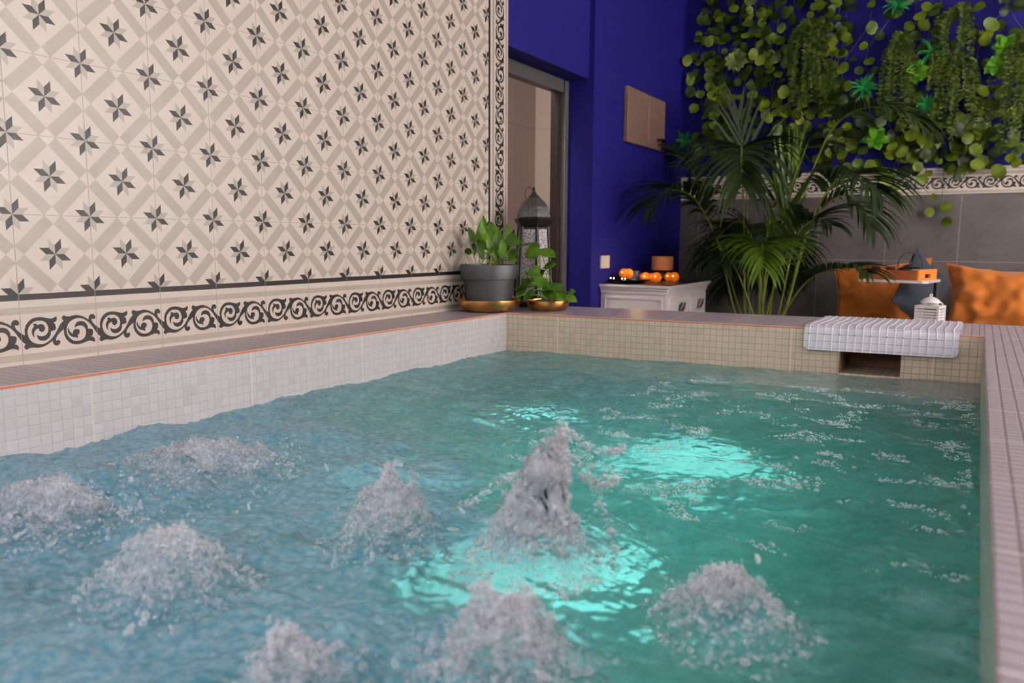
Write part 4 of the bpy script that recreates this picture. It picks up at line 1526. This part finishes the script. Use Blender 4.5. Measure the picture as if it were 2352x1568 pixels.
def hanging_fern(u, v0, v1, half, seed, label, y=YB - 0.10):
    r_ = random.Random(seed)
    c, e = at(u, v0, 1, y), at(u, v1, 1, y)
    root = thing('hanging_fern', c, label, 'artificial plant')
    lb = MB()
    ln = c.z - e.z
    wd = half * 0.0034
    for s_ in range(15):
        a = r_.uniform(0, 2 * math.pi)
        q = r_.uniform(0.45, 1.0)
        p0 = c + Vector((r_.uniform(-0.02, 0.02), 0, 0))
        p1 = c + Vector((math.cos(a) * wd * 0.9, -abs(math.sin(a)) * 0.09, -ln * q * 0.35))
        p2 = c + Vector((math.cos(a) * wd * r_.uniform(0.7, 1.2), -abs(math.sin(a)) * 0.08, -ln * q))
        st_ = bez([p0, p1, p2], 24)
        lb.tube(st_, 0.0014, 3)
        for i, p in enumerate(st_):
            for sg in (-1, 1):
                for rep in range(2):
                    d = (Vector((sg * r_.uniform(0.3, 1), r_.uniform(-0.9, 0.2), r_.uniform(-1, 0.25)))).normalized()
                    L = r_.uniform(0.022, 0.042)
                    t_ = p + d * L
                    sd = d.cross(Vector((0, -1, 0.2))).normalized() * L * 0.2
                    m_ = p + d * L * 0.55
                    lb.face([p, m_ - sd, t_, m_ + sd], 0)
    lb.build('sprigs', M['fern_leaf'], root)


hanging_fern(1858, 45, 250, 34, 1, 'bushy feathery fern bunch hanging high on the wall, leftmost of the ferns')
hanging_fern(1880, 130, 262, 30, 2, 'feathery fern bunch hanging just below the leftmost fern')
hanging_fern(2068, 75, 300, 32, 3, 'long feathery fern bunch hanging left of the star-shaped green succulent')
hanging_fern(2212, 10, 200, 44, 4, 'large feathery fern bunch hanging at the top right of the wall')
hanging_fern(2200, 120, 340, 36, 5, 'long yellow-green fern bunch trailing below the large top right fern')
hanging_fern(2335, 80, 345, 38, 6, 'feathery fern bunch hanging at the right edge of the photo')


def rosette(u, v, size, n, seed, label, mat, y=YB - 0.13, strap=True):
    r_ = random.Random(seed)
    c = at(u, v, 1, y)
    root = thing('succulent', c, label, 'artificial plant')
    lb = MB()
    for k in range(n):
        a = 2 * math.pi * k / n * 2.618
        el = 0.2 + 0.9 * k / n
        d = Vector((math.cos(a) * math.cos(el), -math.sin(el) * 0.8, math.sin(a) * math.cos(el) - 0.15)).normalized()
        add_leaf(lb, c + d * 0.004, c + d * size * r_.uniform(0.8, 1.1), Vector((0, -1, 0.4)) + d * 0.2, size * (0.30 if strap else 0.6), 0, 0.25, 0.22, 'strap' if strap else 'round', 5)
    lb.build('leaves', mat, root)
    mb_ = MB()
    mb_.tube([c + Vector((0, 0.0, 0)), Vector((c.x, YB - 0.002, c.z + 0.01))], 0.004, 5)
    mb_.build('stem', M['ivy_stem'], root)


rosette(2140, 118, 0.105, 16, 1, 'star-shaped bright green succulent between the hanging ferns', M['succulent'])
rosette(1985, 200, 0.100, 15, 2, 'star-shaped dark green succulent right of the palm top', M['succulent'])
rosette(2128, 240, 0.085, 14, 3, 'small star-shaped succulent low between the two long ferns', M['succulent'])
rosette(1572, 322, 0.090, 14, 4, 'star-shaped green succulent at the left edge of the greenery', M['succulent'])
rosette(2062, 8, 0.09, 14, 5, 'star-shaped green succulent at the very top of the wall', M['succulent'])
rosette(2105, 168, 0.085, 12, 6, 'bright green leaf cluster under the star-shaped succulent', M['bright_leaf'], strap=False)
rosette(2308, 105, 0.085, 16, 7, 'bright green leaf cluster near the top right corner', M['bright_leaf'], strap=False)
rosette(2290, 150, 0.080, 14, 8, 'bright green leaf cluster hanging under the top right one', M['bright_leaf'], strap=False)
rosette(2012, 318, 0.090, 16, 9, 'bright green leaf cluster above the border tiles beside the palm', M['bright_leaf'], strap=False)
rosette(1692, 140, 0.085, 26, 10, 'pale grey-green succulent cluster among the left garlands', M['pale_leaf'], strap=False)
rosette(1905, 228, 0.085, 30, 11, 'dark green bushy cluster behind the palm top', M['ivy_leaf_dark'], strap=False)

# ------------------------------------------------------------------ splashing water
t = NT('froth')
n_a = t.noise(95.0, 5.0, 0.7)
n_b = t.noise(330.0, 3.0, 0.6)
nrm = t.bump(t.math('ADD', n_a, t.math('MULTIPLY', n_b, 0.8)), 0.55, 0.006)
wet = t.bsdf(Base_Color=t.mix(t.ramp(n_b, 0.35, 0.65), S(226, 230, 242), S(252, 252, 255)), Roughness=0.14, Normal=nrm)
tl = t.n('BsdfTranslucent')
tl.inputs[0].default_value = S(244, 242, 248)
m1 = t.n('MixShader')
m1.inputs[0].default_value = 0.5
t.put(m1.inputs[1], wet.outputs[0])
t.put(m1.inputs[2], tl.outputs[0])
clr = t.n('BsdfTransparent')
cov = t.n('Attribute', attribute_name='cover').outputs['Fac']
mx = t.n('MixShader')
t.put(mx.inputs[0], t.ramp(t.math('ADD', t.math('ADD', t.math('MULTIPLY', n_a, 1.0), t.math('MULTIPLY', n_b, 0.5)), cov), 1.22, 1.66))
t.put(mx.inputs[1], clr.outputs[0])
t.put(mx.inputs[2], m1.outputs[0])
M['froth'] = t.done(mx)
t = NT('drop')
tb_ = t.n('BsdfTransparent')
wb_ = t.bsdf(Base_Color=(0.96, 0.97, 1.0, 1), Roughness=0.02, IOR=1.33, Specular_IOR_Level=1.0)
lw_ = t.n('LayerWeight')
lw_.inputs[0].default_value = 0.5
mx = t.n('MixShader')
t.put(mx.inputs[0], t.math('ADD', t.math('MULTIPLY', lw_.outputs['Facing'], 0.5), 0.22))
t.put(mx.inputs[1], tb_.outputs[0])
t.put(mx.inputs[2], wb_.outputs[0])
M['drop'] = t.done(mx)


def h_at(x, y):
    return float(water_h(np.array([[x]]), np.array([[y]]))[0, 0])


def ico_data(sub):
    b = bmesh.new()
    bmesh.ops.create_icosphere(b, subdivisions=sub, radius=1.0)
    v = np.array([q.co[:] for q in b.verts])
    f = np.array([[w.index for w in q.verts] for q in b.faces])
    b.free()
    return v, f


ICO = ico_data(1)


def drops_object(name, c, r, stretch, parent=None):
    """Many little water drops in one mesh: centres c (n,3), radii r (n), stretch vectors (n,3)."""
    v, f = ICO
    sn = np.linalg.norm(stretch, axis=1, keepdims=True) + 1e-9
    proj = (v[None] * (stretch / sn)[:, None, :]).sum(-1)
    P = c[:, None, :] + v[None] * r[:, None, None] + stretch[:, None, :] * proj[..., None]
    if parent is not None:
        P = P - np.array(parent_world(parent)[:])
    n, k = len(c), len(v)
    F = (f[None] + (np.arange(n) * k)[:, None, None]).reshape(-1, 3)
    me_ = bpy.data.meshes.new(name)
    me_.vertices.add(n * k)
    me_.vertices.foreach_set('co', P.reshape(-1).astype(np.float32))
    me_.loops.add(len(F) * 3)
    me_.loops.foreach_set('vertex_index', F.reshape(-1).astype(np.int32))
    me_.polygons.add(len(F))
    me_.polygons.foreach_set('loop_start', np.arange(0, len(F) * 3, 3, dtype=np.int32))
    me_.polygons.foreach_set('use_smooth', np.ones(len(F), dtype=bool))
    me_.update(calc_edges=True)
    me_.materials.append(M['drop'])
    ob = bpy.data.objects.new(name, me_)
    COL.objects.link(ob)
    if parent is not None:
        ob.parent = parent
    return ob


def splash(name, base_px, top_px, half_px, seed, label, ndrop=260, jag=1.0, peaks=1, power=1.4):
    """A plume of frothing water: lumpy column thrown up by a jet, with droplets round it."""
    r_ = random.Random(seed)
    b = at(base_px[0], base_px[1], 2, WATER_Z + 0.012)
    dist = (b - CAM).dot(_f)
    rad = half_px * dist / FPX
    tp_ = at(top_px[0], top_px[1], 1, b.y)
    hgt = tp_.z - WATER_Z
    lean = Vector((tp_.x - b.x, 0, 0))
    root = thing(name, (b.x, b.y, WATER_Z), label, 'splash', None)
    NA, NR = 130, 70
    rows, cover = [], []
    pk = [(0.0, 0.0, 1.0)] + [(r_.uniform(-0.45, 0.45), r_.uniform(-0.3, 0.3), r_.uniform(0.45, 0.8)) for _ in range(peaks - 1)]
    for i in range(NR + 1):
        q = 1.12 * (1 - i / NR)
        row, crow = [], []
        for j in range(NA):
            a = 2 * math.pi * j / NA
            ux, uy = q * math.cos(a), q * math.sin(a)
            wob = 1 + 0.25 * mnoise.noise(Vector((math.cos(a) * 1.6 + seed, math.sin(a) * 1.6, seed * 2.3)))
            hh = 0
            for px_, py_, ph_ in pk:
                d = math.hypot(ux / wob - px_, uy / wob - py_)
                e_ = min(1, d / (1.0 if ph_ == 1 else 0.55))
                hh = max(hh, ph_ * ((1 - e_) ** power if power > 1.3 else (0.5 + 0.5 * math.cos(math.pi * e_)) ** power))
            x, y = b.x + ux * rad, b.y + uy * rad
            nz = mnoise.fractal(Vector((x * 26 + seed, y * 26, seed)), 0.9, 2.1, 4)
            nz2 = abs(mnoise.noise(Vector((x * 75, y * 75, seed + hh * 3))))
            h = hh * hgt * (1 + 0.42 * jag * nz) + 0.010 * jag * nz2 * min(1, 4 * hh) - 0.012 * max(0, q - 0.85) / 0.27
            off = lean * hh
            jx = 0.012 * jag * mnoise.noise(Vector((x * 40, y * 40, h * 60 + seed))) * min(1, hh * 3)
            jy = 0.012 * jag * mnoise.noise(Vector((x * 40 + 9, y * 40, h * 60))) * min(1, hh * 3)
            wz = WATER_Z
            row.append(Vector((x + off.x + jx, y + jy, wz + h)))
            crow.append(min(1.0, 0.12 + 1.0 * max(0, 1.06 - q)) * (1 - 0.45 * max(0, h / max(hgt, 1e-3) - 0.45)))
        rows.append(row)
        cover += crow
    xs_ = np.array([[p.x for p in r2] for r2 in rows])
    ys_ = np.array([[p.y for p in r2] for r2 in rows])
    wh = water_h(xs_, ys_) - WATER_Z
    for i, r2 in enumerate(rows):
        for j, p in enumerate(r2):
            p.z += float(wh[i, j]) * 0.8
    mb = MB()
    mb.grid(rows, 0, True, True)
    fo_ = mb.build('froth', M['froth'], root)
    fo_.data.attributes.new('cover', 'FLOAT', 'POINT').data.foreach_set('value', np.array(cover, dtype=np.float32))
    rn = np.random.default_rng(seed)
    n1_, n2_ = int(ndrop * 5.5), int(ndrop * 1.4)
    flat = np.array([p[:] for r2 in rows[8:] for p in r2])
    on = flat[rn.integers(0, len(flat), n1_)] + rn.normal(0, 0.0035, (n1_, 3))
    r1 = np.minimum(0.0034, 0.0004 + rn.exponential(0.0006, n1_))
    a = rn.uniform(0, 2 * math.pi, n2_)
    q = rn.random(n2_) ** 0.6 * 1.2
    hq = np.maximum(0, 1 - q) ** power
    z = WATER_Z + hgt * hq * rn.uniform(0.6, 1.1, n2_) + rn.exponential(0.010, n2_)
    fly = np.stack([b.x + q * rad * np.cos(a) + lean.x * hq, b.y + q * rad * np.sin(a), z], -1)
    r2_ = np.minimum(0.005, 0.0007 + rn.exponential(0.0009, n2_))
    c_ = np.concatenate([on, fly])
    rr = np.concatenate([r1, r2_])
    st_ = rn.normal(0, 1, (len(c_), 3)) * (rr * rn.choice([0, 0, 0.5, 1.2], len(c_)))[:, None]
    tag(drops_object('droplets', c_, rr, st_, root), None, None, None, 'stuff')
    return root


splash('water_splash', (1215, 1290), (1290, 990), 165, 3, 'tallest water jet spurting up in the middle of the pool', 620, 1.6, 4, 1.75)
splash('water_splash', (885, 1235), (905, 1090), 135, 5, 'narrow pointed water spurt left of the tallest jet', 340, 1.4, 4, 1.4)
splash('water_splash', (95, 1200), (120, 1140), 195, 7, 'broad foaming mound of water at the left edge near the pool wall', 380, 1.4, 5, 0.8)
splash('water_splash', (375, 1350), (390, 1270), 200, 9, 'rounded foaming mound of water in the left foreground', 380, 1.1, 4, 0.6)
splash('water_splash', (480, 1085), (470, 1050), 240, 11, 'low wide boil of water near the left pool wall', 300, 1.3, 6, 0.8)
splash('water_splash', (1140, 1560), (1165, 1450), 235, 13, 'peaked foaming splash at the bottom centre, closest to the viewer', 560, 1.6, 5, 0.9)
splash('water_splash', (1675, 1430), (1650, 1365), 175, 15, 'frothy splash on the right, in front of the dark green water', 460, 1.7, 5, 0.7)
splash('water_splash', (695, 1570), (650, 1500), 150, 17, 'small double-peaked splash at the bottom left of centre', 340, 1.6, 5, 0.9)

# arcs of droplets thrown sideways by the tallest jet
rn = np.random.default_rng(77)
cc_ = []
for arc in ([(1300, 1045), (1360, 1090), (1385, 1170), (1410, 1260), (1415, 1330)], [(1295, 985), (1330, 1010), (1400, 1040), (1430, 1030)], [(1260, 1060), (1190, 1090), (1130, 1120), (1060, 1165)], [(1330, 1085), (1380, 1110), (1415, 1105)]):
    for p in bez([at(u, v, 1, 0.0) for u, v in arc], 60):
        cc_ += [p[:], p[:]]
cc_ = np.array(cc_) + rn.normal(0, 0.004, (len(cc_), 3))
rr_ = np.minimum(0.0045, 0.0008 + rn.exponential(0.0010, len(cc_)))
fl = drops_object('flying_droplets', cc_, rr_, rn.normal(0, 1, (len(cc_), 3)) * (rr_ * 0.9)[:, None])
tag(fl, 'arcs of flying droplets around the tallest water jet', 'droplets', None, 'stuff')

# little bubbles drifting in rafts on the calmer right half
rb = np.random.default_rng(4)
nb_ = 26000
bx = rb.uniform(1.15, 2.10, nb_)
by = rb.uniform(0.05, 1.75, nb_)
field = fbm(bx * 6.5 + 3, by * 9.0, 3, 61, 0.55)
keep = (field > 0.17 + 0.10 * rb.random(nb_)) & (by > 0.25 - 0.35 * (bx - 1.6))
bx, by = bx[keep][:6000], by[keep][:6000]
bz = water_h(bx[None, :], by[None, :])[0]
hemi = []
for ring_, el in ((8, 0.0), (8, 35), (5, 68)):
    hemi.append([(math.cos(2 * math.pi * k / 8) * math.cos(R(el)), math.sin(2 * math.pi * k / 8) * math.cos(R(el)), math.sin(R(el))) for k in range(8)])
hv = np.array([p for rr in hemi for p in rr] + [(0, 0, 1)])
hf = []
for a in range(2):
    for k in range(8):
        hf.append((a * 8 + k, a * 8 + (k + 1) % 8, (a + 1) * 8 + (k + 1) % 8, (a + 1) * 8 + k))
for k in range(8):
    hf.append((16 + k, 16 + (k + 1) % 8, 24, 24))
V, Fc = [], []
rad_ = np.clip(0.0012 + rb.exponential(0.0012, len(bx)), 0.0012, 0.005)
allv = (hv[None] * rad_[:, None, None] + np.stack([bx, by, bz - 0.0002], -1)[:, None, :]).reshape(-1, 3)
for i in range(len(bx)):
    o_ = i * 25
    for f in hf:
        Fc.append(tuple(o_ + q for q in (f if f[2] != f[3] else f[:3])))
me2 = bpy.data.meshes.new('surface_bubbles')
me2.from_pydata(allv.tolist(), [], Fc)
me2.polygons.foreach_set('use_smooth', [True] * len(Fc))
t = NT('bubble')
tb_ = t.n('BsdfTransparent')
gb_ = t.bsdf(Base_Color=(0.85, 0.92, 0.93, 1), Roughness=0.08)
fr_ = t.n('LayerWeight')
fr_.inputs[0].default_value = 0.55
mx = t.n('MixShader')
t.put(mx.inputs[0], t.math('ADD', t.math('MULTIPLY', fr_.outputs['Facing'], 0.7), 0.12))
t.put(mx.inputs[1], tb_.outputs[0])
t.put(mx.inputs[2], gb_.outputs[0])
me2.materials.append(t.done(mx))
bo = bpy.data.objects.new('surface_bubbles', me2)
COL.objects.link(bo)
tag(bo, 'rafts of tiny bubbles drifting on the dark green right half of the water', 'bubbles', None, 'stuff')
